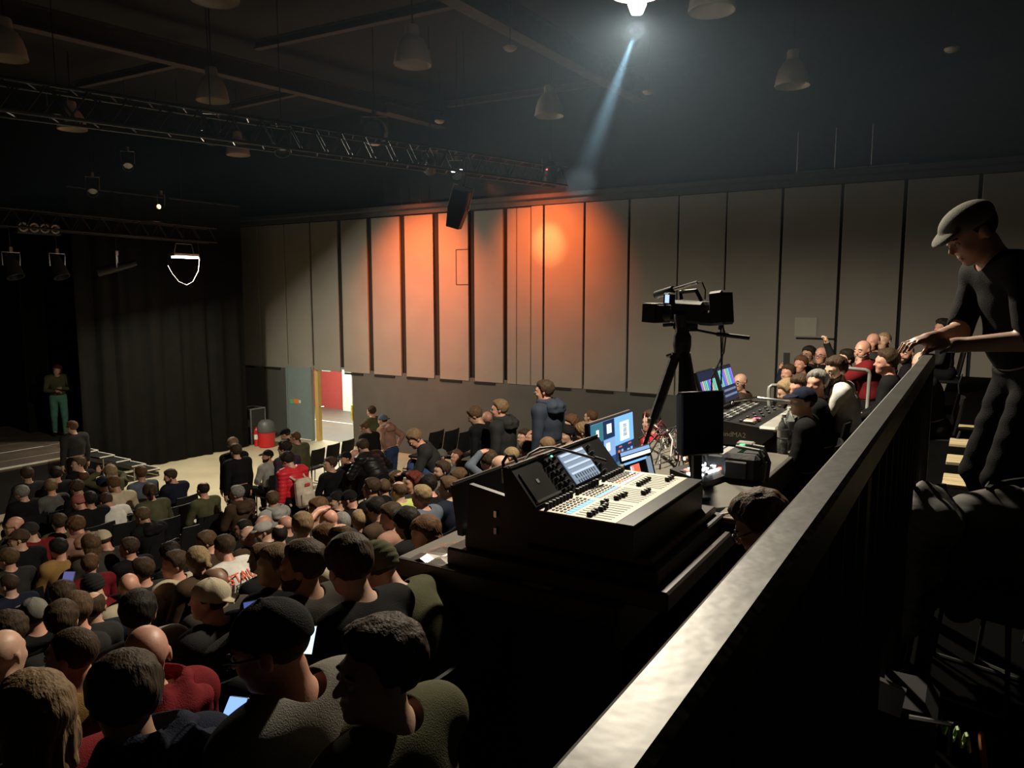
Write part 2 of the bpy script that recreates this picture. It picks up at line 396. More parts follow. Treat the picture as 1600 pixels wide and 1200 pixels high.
MB(t.location).lathe([(.245, .43), (.25, .46), (.24, .58), (.2, .7), (.12, .76), (0, .78)], t.location, 20).build('dome_lid', mat('lid_grey', (.08, .08, .08), .5), t, smooth=True)

# ================================================================ UNDER THE ROOF
def beam(label, a, b, w, h, m=None, name='roof_beam'):
    a = Vector(a); b = Vector(b); d = (b - a); L = d.length; d.normalize()
    M = Matrix((d, Vector((0, 0, 1)).cross(d).normalized(), Vector((0, 0, 1)))).transposed()
    t = thing(name, (a + b) / 2, label, 'beam', 'steel roof beams')
    c = (a + b) / 2
    for dz in (h / 2, -h / 2): MB(t.location).box(c + Vector((0, 0, dz)), (L, w, .03), M).build('flange', m or M_BEAM, t)
    MB(t.location).box(c, (L, .03, h - .02), M).build('web', m or M_BEAM, t)
    return t
def zz(px, py, z): v = atz(px, py, z); return v
a, b = zz(0, 16, 8.45), zz(690, 188, 8.45); d = (b - a).normalized()
beam('long brown roof beam crossing the ceiling above the left truss', a - d * 8, b + d * .0, .22, .34)
a, b = zz(735, -6, 8.45), zz(945, 112, 8.45); d = (b - a).normalized()
beam('wide brown roof beam running up to the lit lamp', a - d * 9, b + d * 1.6, .26, .4)
a, b = zz(400, 71, 8.5), zz(720, 1, 8.5); d = (b - a).normalized()
beam('thin cross purlin above the middle bell lamp', a, b, .12, .12, name='roof_purlin')
a, b = zz(120, 133, 8.6), zz(300, 92, 8.6)
beam('thin cross purlin left of the dim bell lamp', a, b, .12, .12, name='roof_purlin')
a, b = zz(362, 166, 8.6), zz(480, 140, 8.6)
beam('short cross purlin behind the left truss', a, b, .12, .12, name='roof_purlin')
a, b = zz(700, 163, 8.6), zz(935, 130, 8.6)
beam('thin cross purlin near the small bell lamp', a, b, .1, .1, name='roof_purlin')
a, b = zz(605, 168, 8.3), zz(695, 193, 8.3)
beam('short angled brace at the end of the long beam', a, b, .16, .2, name='roof_brace')

M_SHADE = mat('lamp_shade_cream', (0.60, 0.50, 0.40), 0.5, var=.05)
M_SHIN = mat('lamp_inner', (0.62, 0.55, 0.45), 0.4, var=.05)
def bell(px, py, label):
    p = atz(px, py, 7.5)
    t = thing('bell_lamp', p, label, 'lamp', 'unlit bell pendant lamps')
    pr = [(.27, 0), (.275, .02), (.265, .06), (.25, .16), (.215, .27), (.16, .36), (.11, .40), (.10, .43), (.10, .52), (.085, .55), (.0, .56)]
    MB().lathe(pr, n=28).build('shade', M_SHADE, t, smooth=True)
    MB().lathe([(.262, .005), (.25, .08), (.235, .16), (.2, .26), (.14, .35), (0, .37)], n=28).build('reflector', M_SHIN, t, smooth=True)
    MB().tube([(0, 0, .55), (0, 0, ZT - p.z)], .012, 6).build('suspension_rod', M_BLACK, t)
    MB().lathe([(0, .12), (.035, .12), (.05, .17), (.04, .24), (.02, .3)], n=12).build('bulb', mat('frosted_bulb', (.6, .58, .5), .3), t, smooth=True)
for q in [(10, 92, 'bell lamp cut by the left picture edge'), (332, 158, 'bell lamp hanging right above the long truss'), (645, 102, 'large bell lamp in the centre of the ceiling'),
          (858, 182, 'small far bell lamp above the end of the truss'), (1238, 135, 'dim bell lamp on the right over the ledge rods'), (335, 1, 'bell lamp at the top edge left of centre, only its rim showing'),
          (1112, 18, 'bell lamp at the top edge beside the lit lamp'), (113, 203, 'faint bell lamp hidden behind the left truss'), (372, 243, 'faint bell lamp below the truss left of centre')]:
    bell(q[0], q[1], 'unlit cream ' + q[2])
# small ceiling fittings
for px, py, lab in [(797, 80, 'small pale smoke detector right of the central bell lamp'), (1013, 148, 'small pale smoke detector right of the small far bell lamp'), (687, 193, 'small pale fitting at the end of the long roof beam'), (1487, 82, 'small pale smoke detector at the far right of the ceiling')]:
    p = atz(px, py, 7.9); t = thing('ceiling_fitting', p, lab, 'detector', 'small pale ceiling fittings')
    MB().lathe([(0, 0), (.06, .005), (.10, .03), (.11, .06), (0, .07)], n=14).build('housing', M_SHADE, t, smooth=True)
    MB().tube([(0, 0, .05), (0, 0, ZT - p.z)], .008, 5).build('drop_rod', M_BLACK, t)

# lattice trusses
def truss(label, a, b, w, bays, m, up=(0, 0, 1)):
    a = Vector(a); b = Vector(b); d = (b - a).normalized(); u = Vector(up); s = d.cross(u).normalized(); L = (b - a).length
    t = thing('lighting_truss', (a + b) / 2, label, 'truss', 'black lighting trusses')
    cs = [s * sx * w / 2 + u * sz * w / 2 for sx, sz in ((-1, -1), (1, -1), (1, 1), (-1, 1))]
    for c in cs: MB(t.location).tube([a + c, b + c], .025, 8).build('chord', m, t, smooth=True)
    for f in range(4):
        c0, c1 = cs[f], cs[(f + 1) % 4]; mb = MB(t.location)
        for k in range(bays):
            p = a + d * L * k / bays; q = a + d * L * (k + 1) / bays
            mb.tube([p + c0, (p + q) / 2 + c1], .011, 5); mb.tube([(p + q) / 2 + c1, q + c0], .011, 5)
        mb.build('lattice', m, t, kind='stuff')
    return t
M_TRUSS = mat('truss_black', (0.02, 0.019, 0.018), 0.4, 0.3)
tA, tB = Vector((-9.95, 4.3, 6.50)), Vector((-7.9, 15.0, 6.76)); td = (tB - tA).normalized()
truss('long black lattice truss crossing the hall to the side wall', tA - td * 5, tB, .36, 34, M_TRUSS)
truss('black stage truss carrying the spotlights over the drapes', (-16.3, 3.5, 5.75), (-16.3, 12.4, 5.68), .34, 20, M_TRUSS)

# fixtures
def par(label, p, aim, L=.42, r=.13, m=M_BLACK, glass=None, name='stage_spotlight'):
    p = Vector(p); d = (Vector(aim) - p).normalized(); M = d.to_track_quat('Z', 'Y').to_matrix()
    t = thing(name, p, label, 'spotlight', 'stage spotlights')
    MB(p).lathe([(0, -L * .5), (r * .55, -L * .5), (r * .7, -L * .4), (r * .85, -L * .1), (r, L * .3), (r * 1.05, L * .5), (r * .92, L * .5), (r * .85, L * .3), (0, L * .28)], p, 18, M).build('housing', m, t, smooth=True)
    MB(p).lathe([(0, L * .33), (r * .88, L * .33)], p, 18, M).build('lens', glass or mat('lens_glass', (.25, .25, .25), .1, .6), t)
    s = d.cross(Vector((0, 0, 1))).normalized()
    MB(p).tube([p + s * (r + .02), p + s * (r + .03) + Vector((0, 0, .26)), p - s * (r + .03) + Vector((0, 0, .26)), p - s * (r + .02)], .014, 6).build('yoke', M_STEEL, t)
    MB(p).box(p + Vector((0, 0, .31)), (.06, .06, .1)).build('clamp', M_STEEL, t)
    zt = 5.62 if p.x < -15.9 and p.z < 5.4 else ZT
    MB(p).tube([p + Vector((0, 0, .3)), Vector((p.x, p.y, zt))], .008, 5).build('safety_wire', M_BLACK, t)
    return t
par('dark spotlight at the left picture edge under the stage truss', atx(18, 415, -16.2), (-14, 8, 0), .5, .15)
par('dark spotlight with shiny barn doors under the stage truss', atx(90, 416, -16.2), (-14, 9, 0), .5, .15)
par('long tilted profile spotlight under the stage truss', atx(183, 418, -16.2), (-19, 6, 3.5), .8, .10)
par('small spotlight above the stage with an orange glow', at(252, 322, 18), at(252, 322, 18) + Vector((.5, -.8, -.2)), .3, .06, glass=mat('amber_glow', (.8, .3, .1), .3, var=0, emit=(1, .5, .2), estr=9))
t = thing('blinder_light', atx(57, 357, -16.3), 'row of four round blinder lamps above the stage', 'lamp')
MB().box((0, 0, 0), (.22, .86, .24), bev=.02).build('housing', M_BLACK, t)
for k in range(4):
    MB().lathe([(0, .02), (.05, .015), (.085, -.02), (.092, -.02), (.092, .0)], (.115, -.31 + k * .205, 0), 16, Matrix.Rotation(-math.pi / 2, 3, 'Y')).build('reflector', mat('reflector_pale', (.75, .72, .62), .35), t, smooth=True)
    MB().lathe([(0, 0), (.03, 0), (.03, .03), (0, .035)], (.12, -.31 + k * .205, 0), 10, Matrix.Rotation(math.pi / 2, 3, 'Y')).build('bulb', M_SHIN, t, smooth=True)
# work light
t = thing('work_light', WORK, 'bright white work light hung over the black drape', 'lamp')
MB().box((0, 0, .05), (.2, .66, .08), bev=.015).build('housing', M_STEEL, t)
MB().box((.03, 0, -.005), (.17, .6, .03), bev=.008).build('lit_diffuser', mat('work_glow', (1, 1, 1), .3, var=0, emit=(1.0, .95, .8), estr=28), t)
MB().tube([(0, -.25, .09), (0, -.2, .3), (0, .2, .3), (0, .25, .09)], .012, 6).build('bracket', M_STEEL, t)
MB().tube([(0, 0, .3), (0, 0, ZT - WORK.z)], .008, 5).build('suspension_wire', M_BLACK, t)
c0 = Vector((.12, -.42, -.28)); 
MB().tube([(.05, .33, .35), (.08, .34, 0), (.1, .28, -.3), (.1, .12, -.55), (.1, -.05, -.63), (.1, -.25, -.55), (.1, -.4, -.38), (.1, -.5, -.2)], .009, 6).build('power_cable', mat('white_cable', (.05, .048, .044), .6), t, smooth=True)
# lit ceiling lamp
t = thing('lit_ceiling_lamp', KEY, 'glaring white ceiling lamp at the top edge', 'lamp')
MB().lathe([(.24, -.02), (.26, 0), (.25, .12), (.2, .26), (.1, .36), (.1, .5), (0, .5)], n=24).build('shade', M_SHADE, t, smooth=True)
MB().lathe([(0, -.20), (.05, -.19), (.08, -.12), (.085, -.05), (.05, .06), (0, .08)], n=16).build('lit_bulb', mat('bulb_glow', (1, 1, 1), .3, var=0, emit=(1, .95, .88), estr=60), t, smooth=True)
MB().tube([(0, 0, .5), (0, 0, ZT - KEY.z)], .012, 6).build('suspension_rod', M_BLACK, t)
# loudspeaker hanging from the truss
p = at(716, 326, 14.2)
t = thing('hanging_loudspeaker', p, 'tilted black loudspeaker hanging from the truss before the orange wall', 'speaker')
t.rotation_euler = (R_(8), R_(16), R_(25))
MB().prism([(-.15, -.16, .34), (.15, -.16, .34), (.17, -.16, 0), (.12, -.16, -.36), (-.12, -.16, -.36), (-.17, -.16, 0)], (0, .32, 0)).build('cabinet', M_BLACK, t)
MB().box((0, -.165, .02), (.24, .012, .58), bev=.004).build('grille', M_MATTE, t)
MB().tube([(-.19, 0, 0), (-.19, 0, .42), (.19, 0, .42), (.19, 0, 0)], .016, 6).build('bracket', M_STEEL, t)
MB().tube([(0, 0, .42), (-.03, 0, .75)], .02, 6).build('hanging_pole', M_BLACK, t)
MB().tube([(-.03, 0, .75), (-.8, .4, 3.2)], .006, 5).build('suspension_wire', M_BLACK, t)
o = par('twin-lamp fixture with two small white lights on the truss', at(714, 272, 14.5), at(714, 272, 14.5) + Vector((.6, -1, -.35)), .3, .12)
for px_ in (708, 720): MB(o.location).box(at(px_, 267, 14.2), (.06, .06, .055), bev=.01).build('small_white_light', mat('led_white', (1, 1, 1), .3, var=0, emit=(.85, .95, 1), estr=4), o)
o = par('dark moving-head light on the end of the truss', at(860, 268, 16.2), _w2, .42, .15)
MB(o.location).box(o.location + Vector((.0, -.16, .02)), (.03, .02, .02)).build('red_indicator', mat('red_led', (1, .05, .05), .4, var=0, emit=(1, .05, .08), estr=6), o)
o = par('dark moving-head light standing up on the truss in the middle', at(585, 206, 13.2), at(585, 206, 13.2) + Vector((.6, -1, -.2)), .5, .2)
MB(o.location).lathe([(.21, -.12), (.24, .0), (.21, .12)], o.location, 18, (Vector((.6, -1, -.2))).to_track_quat('Z', 'Y').to_matrix()).build('rim_ring', M_SHADE, o, smooth=True)
par('dark wash light on the truss behind the speaker', at(672, 258, 13.8), _w1, .36, .12)
for px, py, lab in [(330, 205, 'small fixture on the truss below the left bell lamp'), (440, 224, 'small fixture with orange glints on the truss'), (90, 170, 'dark fixture at the left part of the truss'), (200, 255, 'dark fixture hanging in the gloom over the stage'), (145, 295, 'dim fixture high above the stage drape')]:
    par(lab, at(px, py, 11.5 if py < 240 else 17), at(px, py, 11) + Vector((2, -1.5, -6)), .36, .11)

# added thin haze volume under the roof, imitating the veil of glow around the lamp
hz = MB().span((-9.5, 3.2, 5.0), (0.5, 15.2, 8.9)).build('added_haze', None, None)
tag(hz, 'thin theatre haze hanging under the roof around the lit lamp', 'haze'); hz['kind'] = 'stuff'
hm = bpy.data.materials.new('haze'); hm.use_nodes = True; nt = hm.node_tree; nt.nodes.clear()
_o = nt.nodes.new('ShaderNodeOutputMaterial'); _v = nt.nodes.new('ShaderNodeVolumeScatter')
_v.inputs['Color'].default_value = (.55, .76, 1, 1); _v.inputs['Density'].default_value = 0.0028; _v.inputs['Anisotropy'].default_value = 0.2
nt.links.new(_v.outputs[0], _o.inputs['Volume']); hz.data.materials.append(hm)

_b0 = KEY + Vector((-.05, .1, -.3)); _bd = (_bt - _b0); _bl = _bd.length * .97  # denser haze cone added; its shape and fade draw the beam
bm_ = MB().lathe([(.0, .25), (.10, .25), (.16, _bl * .3), (.30, _bl * .99), (0, _bl)], (0, 0, 0), 20).build('added_beam_haze', None, None)
bm_.location = _b0; bm_.rotation_euler = _bd.to_track_quat('Z', 'Y').to_euler()
tag(bm_, 'slanting bluish light beam in the haze below the lit lamp', 'light beam'); bm_['kind'] = 'stuff'
hm2 = bpy.data.materials.new('added_beam_haze'); hm2.use_nodes = True; nt = hm2.node_tree; nt.nodes.clear()
def nd(t_, **k):
    n_ = nt.nodes.new(t_)
    for a_, b_ in k.items(): setattr(n_, a_, b_)
    return n_
def mth(op, a_, b_=None):
    n_ = nd('ShaderNodeMath', operation=op)
    for i_, v_ in enumerate((a_, b_)):
        if v_ is None: continue
        if isinstance(v_, (int, float)): n_.inputs[i_].default_value = v_
        else: nt.links.new(v_, n_.inputs[i_])
    return n_.outputs[0]
_tc = nd('ShaderNodeTexCoord'); _sx = nd('ShaderNodeSeparateXYZ'); nt.links.new(_tc.outputs['Object'], _sx.inputs[0])
_r = mth('SQRT', mth('ADD', mth('MULTIPLY', _sx.outputs[0], _sx.outputs[0]), mth('MULTIPLY', _sx.outputs[1], _sx.outputs[1])))
_q = mth('MAXIMUM', mth('SUBTRACT', 1.0, mth('DIVIDE', _r, mth('ADD', .10, mth('MULTIPLY', _sx.outputs[2], .21 / _bl)))), 0.0)
_f = mth('MAXIMUM', mth('SUBTRACT', 1.0, mth('MULTIPLY', _sx.outputs[2], .85 / _bl)), 0.0)
_o = nd('ShaderNodeOutputMaterial'); _v = nd('ShaderNodeVolumeScatter'); _v.inputs['Color'].default_value = (.62, .86, 1, 1); _v.inputs['Anisotropy'].default_value = 0.0
nt.links.new(mth('MULTIPLY', mth('MULTIPLY', _q, _f), 0.10), _v.inputs['Density']); nt.links.new(_v.outputs[0], _o.inputs['Volume']); bm_.data.materials.append(hm2)
# ================================================================ PEOPLE: bodies grown as one smooth surface
def rotm(yaw=0, pitch=0, roll=0):
    return np.array((Matrix.Rotation(R_(yaw), 3, 'Z') @ Matrix.Rotation(R_(pitch), 3, 'Y') @ Matrix.Rotation(R_(roll), 3, 'X')))
def V(*a): return np.array(a, float)
def d_cap(P, a, b, r0, r1):
    ba = b - a; pa = P - a
    h = np.clip((pa @ ba) / max(ba @ ba, 1e-9), 0, 1)
    return np.linalg.norm(pa - h[..., None] * ba, axis=-1) - (r0 + (r1 - r0) * h)
def d_ell(P, c, r, Rm):
    q = (P - c) @ Rm if Rm is not None else P - c
    k0 = np.linalg.norm(q / r, axis=-1); k1 = np.linalg.norm(q / (r * r), axis=-1)
    return k0 * (k0 - 1.0) / np.maximum(k1, 1e-6)
class Prims:
    def __init__(s): s.L = []
    def cap(s, a, b, r0, r1, lab, k=.025, sub=False):
        s.L.append(('c', V(*a), V(*b), r0, r1, lab, k, sub))
    def ell(s, c, r, lab, Rm=None, k=.025, sub=False):
        s.L.append(('e', V(*c), V(*r), Rm, None, lab, k, sub))
    def dist(s, i, P):
        q = s.L[i]
        return d_cap(P, q[1], q[2], q[3], q[4]) if q[0] == 'c' else d_ell(P, q[1], q[2], q[3])
    def bbox(s, i):
        q = s.L[i]
        if q[0] == 'c':
            m = max(q[3], q[4]); return np.minimum(q[1], q[2]) - m, np.maximum(q[1], q[2]) + m
        m = q[2].max() if q[3] is not None else q[2]
        return q[1] - m, q[1] + m
    def field(s, xs, ys, zs):
        F = np.full((len(xs), len(ys), len(zs)), .3)
        for i, q in enumerate(s.L):
            lo, hi = s.bbox(i); mg = .055
            sl = []
            for ax, l, h in zip((xs, ys, zs), lo, hi):
                a = max(0, np.searchsorted(ax, l - mg) - 1); b = min(len(ax), np.searchsorted(ax, h + mg) + 1); sl.append(slice(a, b))
            X, Y, Z = np.meshgrid(xs[sl[0]], ys[sl[1]], zs[sl[2]], indexing='ij')
            if X.size == 0: continue
            D = s.dist(i, np.stack([X, Y, Z], -1)); k = q[6]; f = F[tuple(sl)]
            if q[7]:
                h = np.clip(.5 - .5 * (f + D) / k, 0, 1); F[tuple(sl)] = f * (1 - h) - D * h + k * h * (1 - h)
            else:
                h = np.clip(.5 + .5 * (f - D) / k, 0, 1); F[tuple(sl)] = f * (1 - h) + D * h - k * h * (1 - h)
        return F
    def labels(s, P):
        best = np.full(len(P), 9.0); lab = np.zeros(len(P), int)
        for i, q in enumerate(s.L):
            if q[7]: continue
            d = s.dist(i, P); m = d < best; best[m] = d[m]; lab[m] = q[5]
        return lab
def snet(F, xs, ys, zs):
    ins = F < 0; nx, ny, nz = F.shape
    c = [ins[i:nx - 1 + i, j:ny - 1 + j, k:nz - 1 + k] for i in (0, 1) for j in (0, 1) for k in (0, 1)]
    cnt = sum(a.astype(np.int8) for a in c); act = (cnt > 0) & (cnt < 8)
    I = np.argwhere(act); ids = np.full(act.shape, -1); ids[act] = np.arange(len(I))
    acc = np.zeros((len(I), 3)); n = np.zeros(len(I)); ax = (xs, ys, zs)
    cor = [(i, j, k) for i in (0, 1) for j in (0, 1) for k in (0, 1)]
    for a in range(8):
        for b in range(a + 1, 8):
            A, B = cor[a], cor[b]
            if sum(abs(A[q] - B[q]) for q in range(3)) != 1: continue
            fa = F[I[:, 0] + A[0], I[:, 1] + A[1], I[:, 2] + A[2]]; fb = F[I[:, 0] + B[0], I[:, 1] + B[1], I[:, 2] + B[2]]
            m = (fa < 0) != (fb < 0)
            tt = np.where(m, fa / np.where(m, fa - fb, 1), 0)
            for q in range(3):
                pa = ax[q][I[:, q] + A[q]]; pb = ax[q][I[:, q] + B[q]]; acc[:, q] += np.where(m, pa + (pb - pa) * tt, 0)
            n += m
    verts = acc / n[:, None]; quads = []
    for q in range(3):
        o = [0, 1, 2]; o.remove(q); u, w = o
        sl0 = [slice(None)] * 3; sl1 = [slice(None)] * 3
        sl0[q] = slice(0, -1); sl1[q] = slice(1, None)
        for d in (u, w): sl0[d] = slice(1, -1); sl1[d] = slice(1, -1)
        A = ins[tuple(sl0)]; B = ins[tuple(sl1)]; E = np.argwhere(A != B)
        if len(E) == 0: continue
        base = E.copy(); base[:, u] += 1; base[:, w] += 1
        def cid(du, dw):
            k = base.copy(); k[:, u] += du; k[:, w] += dw; return ids[k[:, 0], k[:, 1], k[:, 2]]
        Q = np.stack([cid(-1, -1), cid(0, -1), cid(0, 0), cid(-1, 0)], 1)
        flip = A[E[:, 0], E[:, 1], E[:, 2]]
        if q == 1: flip = ~flip
        Q[~flip] = Q[~flip][:, ::-1]; quads.append(Q)
    return verts, np.concatenate(quads)
def vnormals(v, q):
    n = np.cross(v[q[:, 2]] - v[q[:, 0]], v[q[:, 3]] - v[q[:, 1]]); N = np.zeros_like(v)
    for k in range(4): np.add.at(N, q[:, k], n)
    return N / np.maximum(np.linalg.norm(N, axis=1), 1e-9)[:, None]
def mesh_np(name, v, q):
    me = bpy.data.meshes.new(name); me.vertices.add(len(v)); me.vertices.foreach_set('co', np.asarray(v, np.float32).ravel())
    me.loops.add(len(q) * 4); me.loops.foreach_set('vertex_index', np.asarray(q, np.int32).ravel())
    me.polygons.add(len(q)); me.polygons.foreach_set('loop_start', np.arange(0, len(q) * 4, 4, dtype=np.int32))
    me.polygons.foreach_set('use_smooth', np.ones(len(q), bool)); me.update(calc_edges=True); me.validate()
    return me
def submesh(name, v, N, q, fm, off, wr=None, relax=0):
    qq = q[fm]; used = np.unique(qq); mp = np.full(len(v), -1); mp[used] = np.arange(len(used))
    cntf = np.bincount(q.ravel(), minlength=len(v)); cnts = np.bincount(qq.ravel(), minlength=len(v))
    edge = (cnts[used] < cntf[used])
    o = np.where(edge, off * .35, off)
    if wr is not None: o = o + np.where(edge, 0, wr(v[used]))
    V2 = v[used] + N[used] * o[:, None]; Q2 = mp[qq]
    E = np.concatenate([np.sort(Q2[:, [a, (a + 1) % 4]], 1) for a in range(4)]); key = E[:, 0].astype(np.int64) * len(used) + E[:, 1]
    u_, i_, c_ = np.unique(key, return_index=True, return_counts=True); B = E[i_[c_ == 1]]
    if relax:                # loose cloth bridges the hollows of the body
        E2 = np.stack([E[i_][:, 0], E[i_][:, 1]], 1)
        for _ in range(relax):
            A = np.zeros_like(V2); n_ = np.zeros(len(V2))
            for a, b in ((0, 1), (1, 0)): np.add.at(A, E2[:, a], V2[E2[:, b]]); np.add.at(n_, E2[:, a], 1)
            V2 = .4 * V2 + .6 * A / np.maximum(n_, 1)[:, None]
    for _ in range(10):      # even out the hem lines
        A = np.zeros_like(V2); n_ = np.zeros(len(V2))
        for a, b in ((0, 1), (1, 0)): np.add.at(A, B[:, a], V2[B[:, b]]); np.add.at(n_, B[:, a], 1)
        m = n_ > 0; V2[m] = .4 * V2[m] + .6 * A[m] / n_[m][:, None]
    return mesh_np(name, V2, Q2)
def wrinkle(a, seed):
    r = np.random.RandomState(seed); K = r.normal(size=(7, 3)) * np.array([24, 24, 34]); ph = r.uniform(0, 6.28, 7)
    return lambda v: a * np.maximum(-.6, sum(np.sin(v @ k + p + 1.5 * np.sin(v @ k[::-1] * .3)) for k, p in zip(K, ph)) / 3.5)
def puffer(v): return .012 * np.abs(np.sin(v[:, 2] * 52)) - .002

SK, TOP, FORE, LEG, SHOE = 0, 1, 2, 3, 4
def ik(a, c, l1, l2, pole):
    d = c - a; L = min(np.linalg.norm(d), (l1 + l2) * .995); u = d / max(np.linalg.norm(d), 1e-6)
    x = (l1 * l1 - l2 * l2 + L * L) / (2 * L); h = math.sqrt(max(l1 * l1 - x * x, 0))
    p = np.array(pole, float); p -= u * (p @ u); p /= max(np.linalg.norm(p), 1e-6)
    return a + u * x + p * h, a + u * L
def hand(pr, el, wr, s, hires, curl=.5, nrm=None, dirv=None, spread=.25):
    d = dirv if dirv is not None else (wr - el); d = d / np.linalg.norm(d)
    n = V(*(nrm if nrm is not None else (0, 0, -1))); n = n - d * (n @ d)
    n = n / np.linalg.norm(n) if np.linalg.norm(n) > 1e-3 else V(0, 0, -1)
    w = np.cross(n, d) * s       # towards the thumb side
    Rm = np.stack([d, np.cross(n, d), n], 1)
    pr.cap(wr - d * .01, wr + d * .03, .026, .028, SK, .02)
    pr.ell(wr + d * .05, (.050, .042, .017), SK, Rm, .02)
    fr = .0085 if hires else .012
    for k, ln in zip((-1.5, -.5, .5, 1.5), (.062, .078, .084, .076)):
        b = wr + d * .085 + w * k * .0205
        d1 = d * math.cos(curl * .7) + n * math.sin(curl * .7) + w * k * spread * .12; d2 = d * math.cos(curl * 1.7) + n * math.sin(curl * 1.7)
        m = b + d1 * ln * .5
        pr.cap(b - d * .02, m, fr * 1.08, fr, SK, .006); pr.cap(m, m + d2 * ln * .5, fr, fr * .85, SK, .006)
    tb = wr + d * .025 + w * .03; tm = tb + (d * .6 + w * .75 + n * .3) * .042; te = tm + (d * .9 + w * .1 + n * .35) * .034
    pr.cap(tb, tm, fr * 1.35, fr * 1.15, SK, .01); pr.cap(tm, te, fr * 1.15, fr * .9, SK, .006)
def head_prims(pr, c, Rm):
    def T(*p): return c + Rm @ V(*p)
    E = lambda p, r, k=.02, sub=False: pr.ell(T(*p), r, SK, Rm, k, sub)
    E((-.012, 0, .03), (.099, .078, .088)); E((.032, 0, -.03), (.063, .063, .086), .03); E((.045, 0, -.075), (.045, .047, .037), .02)
    E((.076, 0, -.094), (.02, .024, .018), .015)
    for s in (-1, 1):
        E((.068, s * .036, -.028), (.024, .024, .024), .02)
        E((-.008, s * .081, -.008), (.022, .009, .033), .006)
        E((.104, s * .031, .004), (.020, .019, .0125), .012, True)
    pr.cap(T(.088, 0, .018), T(.113, 0, -.022), .007, .013, SK, .014)
    pr.cap(T(.080, -.034, .026), T(.080, .034, .026), .015, .015, SK, .016)
    E((.094, 0, -.056), (.012, .022, .007), .008); E((.091, 0, -.069), (.012, .019, .007), .008)
    E((.1, 0, -.0625), (.012, .022, .0025), .004, True)
POSES = {}
def pose(kind='sit', lean=4, hy=0, hp=0, hr=0, arms='lap', twist=0, slump=0., legs=None, shy=0, wrist=None):
    """prims of a figure facing +x, origin on the floor under the hips"""
    pr = Prims(); pel = V(0, 0, .53) if kind == 'sit' else V(0, 0, .93)
    if kind == 'squat': pel = V(0, 0, .62)
    Rl = rotm(twist, lean); u = Rl @ V(0, 0, 1); fx = Rl @ V(1, 0, 0); ly = Rl @ V(0, 1, 0)
    hi = True
    pr.ell(pel + V(-.01, 0, .02), (.125, .165, .115), LEG, None, .04)
    pr.ell(pel + u * .17 + fx * .015, (.118, .155, .15), TOP, Rl, .04)
    pr.ell(pel + u * .34 + fx * .0, (.118, .172, .17), TOP, Rl, .04)
    nb = pel + u * .53 + fx * (.012 + slump)
    sh = {s: pel + u * .472 + ly * s * .19 + fx * (.005 + slump) + V(0, 0, shy) for s in (-1, 1)}
    pr.cap(sh[-1] * .85 + sh[1] * .15, sh[1] * .85 + sh[-1] * .15, .075, .075, TOP, .04)
    for s in (-1, 1): pr.cap(nb - u * .01, sh[s], .045, .055, TOP, .035)
    Rh = rotm(hy + twist, hp, hr); Rn = rotm(twist, (hp + lean) * .45)
    hc = nb + Rn @ V(.012, 0, .072) + Rh @ V(.022, 0, .080)
    pr.cap(nb - u * .03, hc + Rh @ V(-.022, 0, -.07), .060, .054, SK, .03)
    head_prims(pr, hc, Rh)
    A = {'lap': (V(.26, .09, .66), V(.26, .09, .66)), 'knees': (V(.40, .13, .62), V(.40, .13, .62)), 'phone': (V(.30, .05, .86), V(.30, .05, .86)),
         'cross': (V(.21, -.08, .86), V(.22, -.08, .82)), 'chin': (None, V(.22, .12, .64)), 'raise': (None, V(.26, .09, .66)), 'onhead': (None, V(.26, .09, .66)), 'shoot': (None, None),
         'rail': (V(.50, .10, 1.18), V(.50, .12, 1.18)), 'side': (V(.06, .25, .85), V(.06, .25, .85)), 'hips': (V(.0, .22, 1.02), V(.0, .22, 1.02)), 'reach': (V(.5, .12, .75), V(.4, .2, .8)), 'desk': (V(.34, .12, .78), V(.34, .12, .78)), 'hold': (V(.26, .05, 1.18), V(.28, .05, 1.12))}[arms]
    wrs = {}
    for s, a in ((1, A[0]), (-1, A[1])):
        pole = V(-.3, s * .8, -.6); nrm = None; dv = None; curl = .55
        if wrist is not None: a = V(*wrist[0 if s > 0 else 1]) * V(1, s, 1)
        if a is None:
            if arms == 'chin': a_ = hc + Rh @ V(.09, .02, -.17); nrm = Rh @ V(-1, 0, 0); dv = V(.1, 0, 1); pole = V(.2, s, -1); curl = 1.2
            elif arms == 'raise': a_ = sh[s] + V(.24, s * .05, .42); nrm = V(1, 0, 0); dv = V(.2, 0, 1); pole = V(0, s, -.4); curl = 1.5
            elif arms == 'onhead': a_ = hc + V(.02, s * .13, .13); nrm = V(0, -s, -.6); dv = V(-.2, -s, .3); pole = V(.3, s, .1); curl = .4
            else: a_ = hc + Rh @ V(.16, s * .11, -.02); nrm = V(-1, 0, 0); dv = V(.3, -s * .2, .9); pole = V(0, s, -.7); curl = .9
        else:
            a_ = a * V(1, s, 1)
            if kind == 'stand' and arms not in ('rail', 'side', 'hips', 'hold'): a_ = a_ + V(0, 0, .4)
            if arms == 'lap' or arms == 'knees': nrm = V(0, 0, -1); curl = .5
            if arms == 'phone': nrm = V(-.5, 0, .8); curl = 1.0
            if arms == 'side': nrm = V(0, -s, 0); dv = V(.15, 0, -1); curl = .5; pole = V(-1, s * .3, 0)
            if arms == 'rail': nrm = V(.35, 0, -1); dv = V(1, -s * .12, -.10); curl = .55; pole = V(-.4, s * .5, -.5)
            if arms == 'hips': dv = V(.5, 0, -.5); pole = V(-.6, s, 0)
        el, wr = ik(sh[s], a_, .285, .255, pole)
        pr.ell(sh[s], (.066, .066, .066), TOP, None, .03)
        pr.cap(sh[s], el, .055, .045, TOP, .025); pr.cap(el, wr, .044, .029, FORE, .012)
        hand(pr, el, wr, -s, hi, curl, nrm, dv); wrs[s] = wr
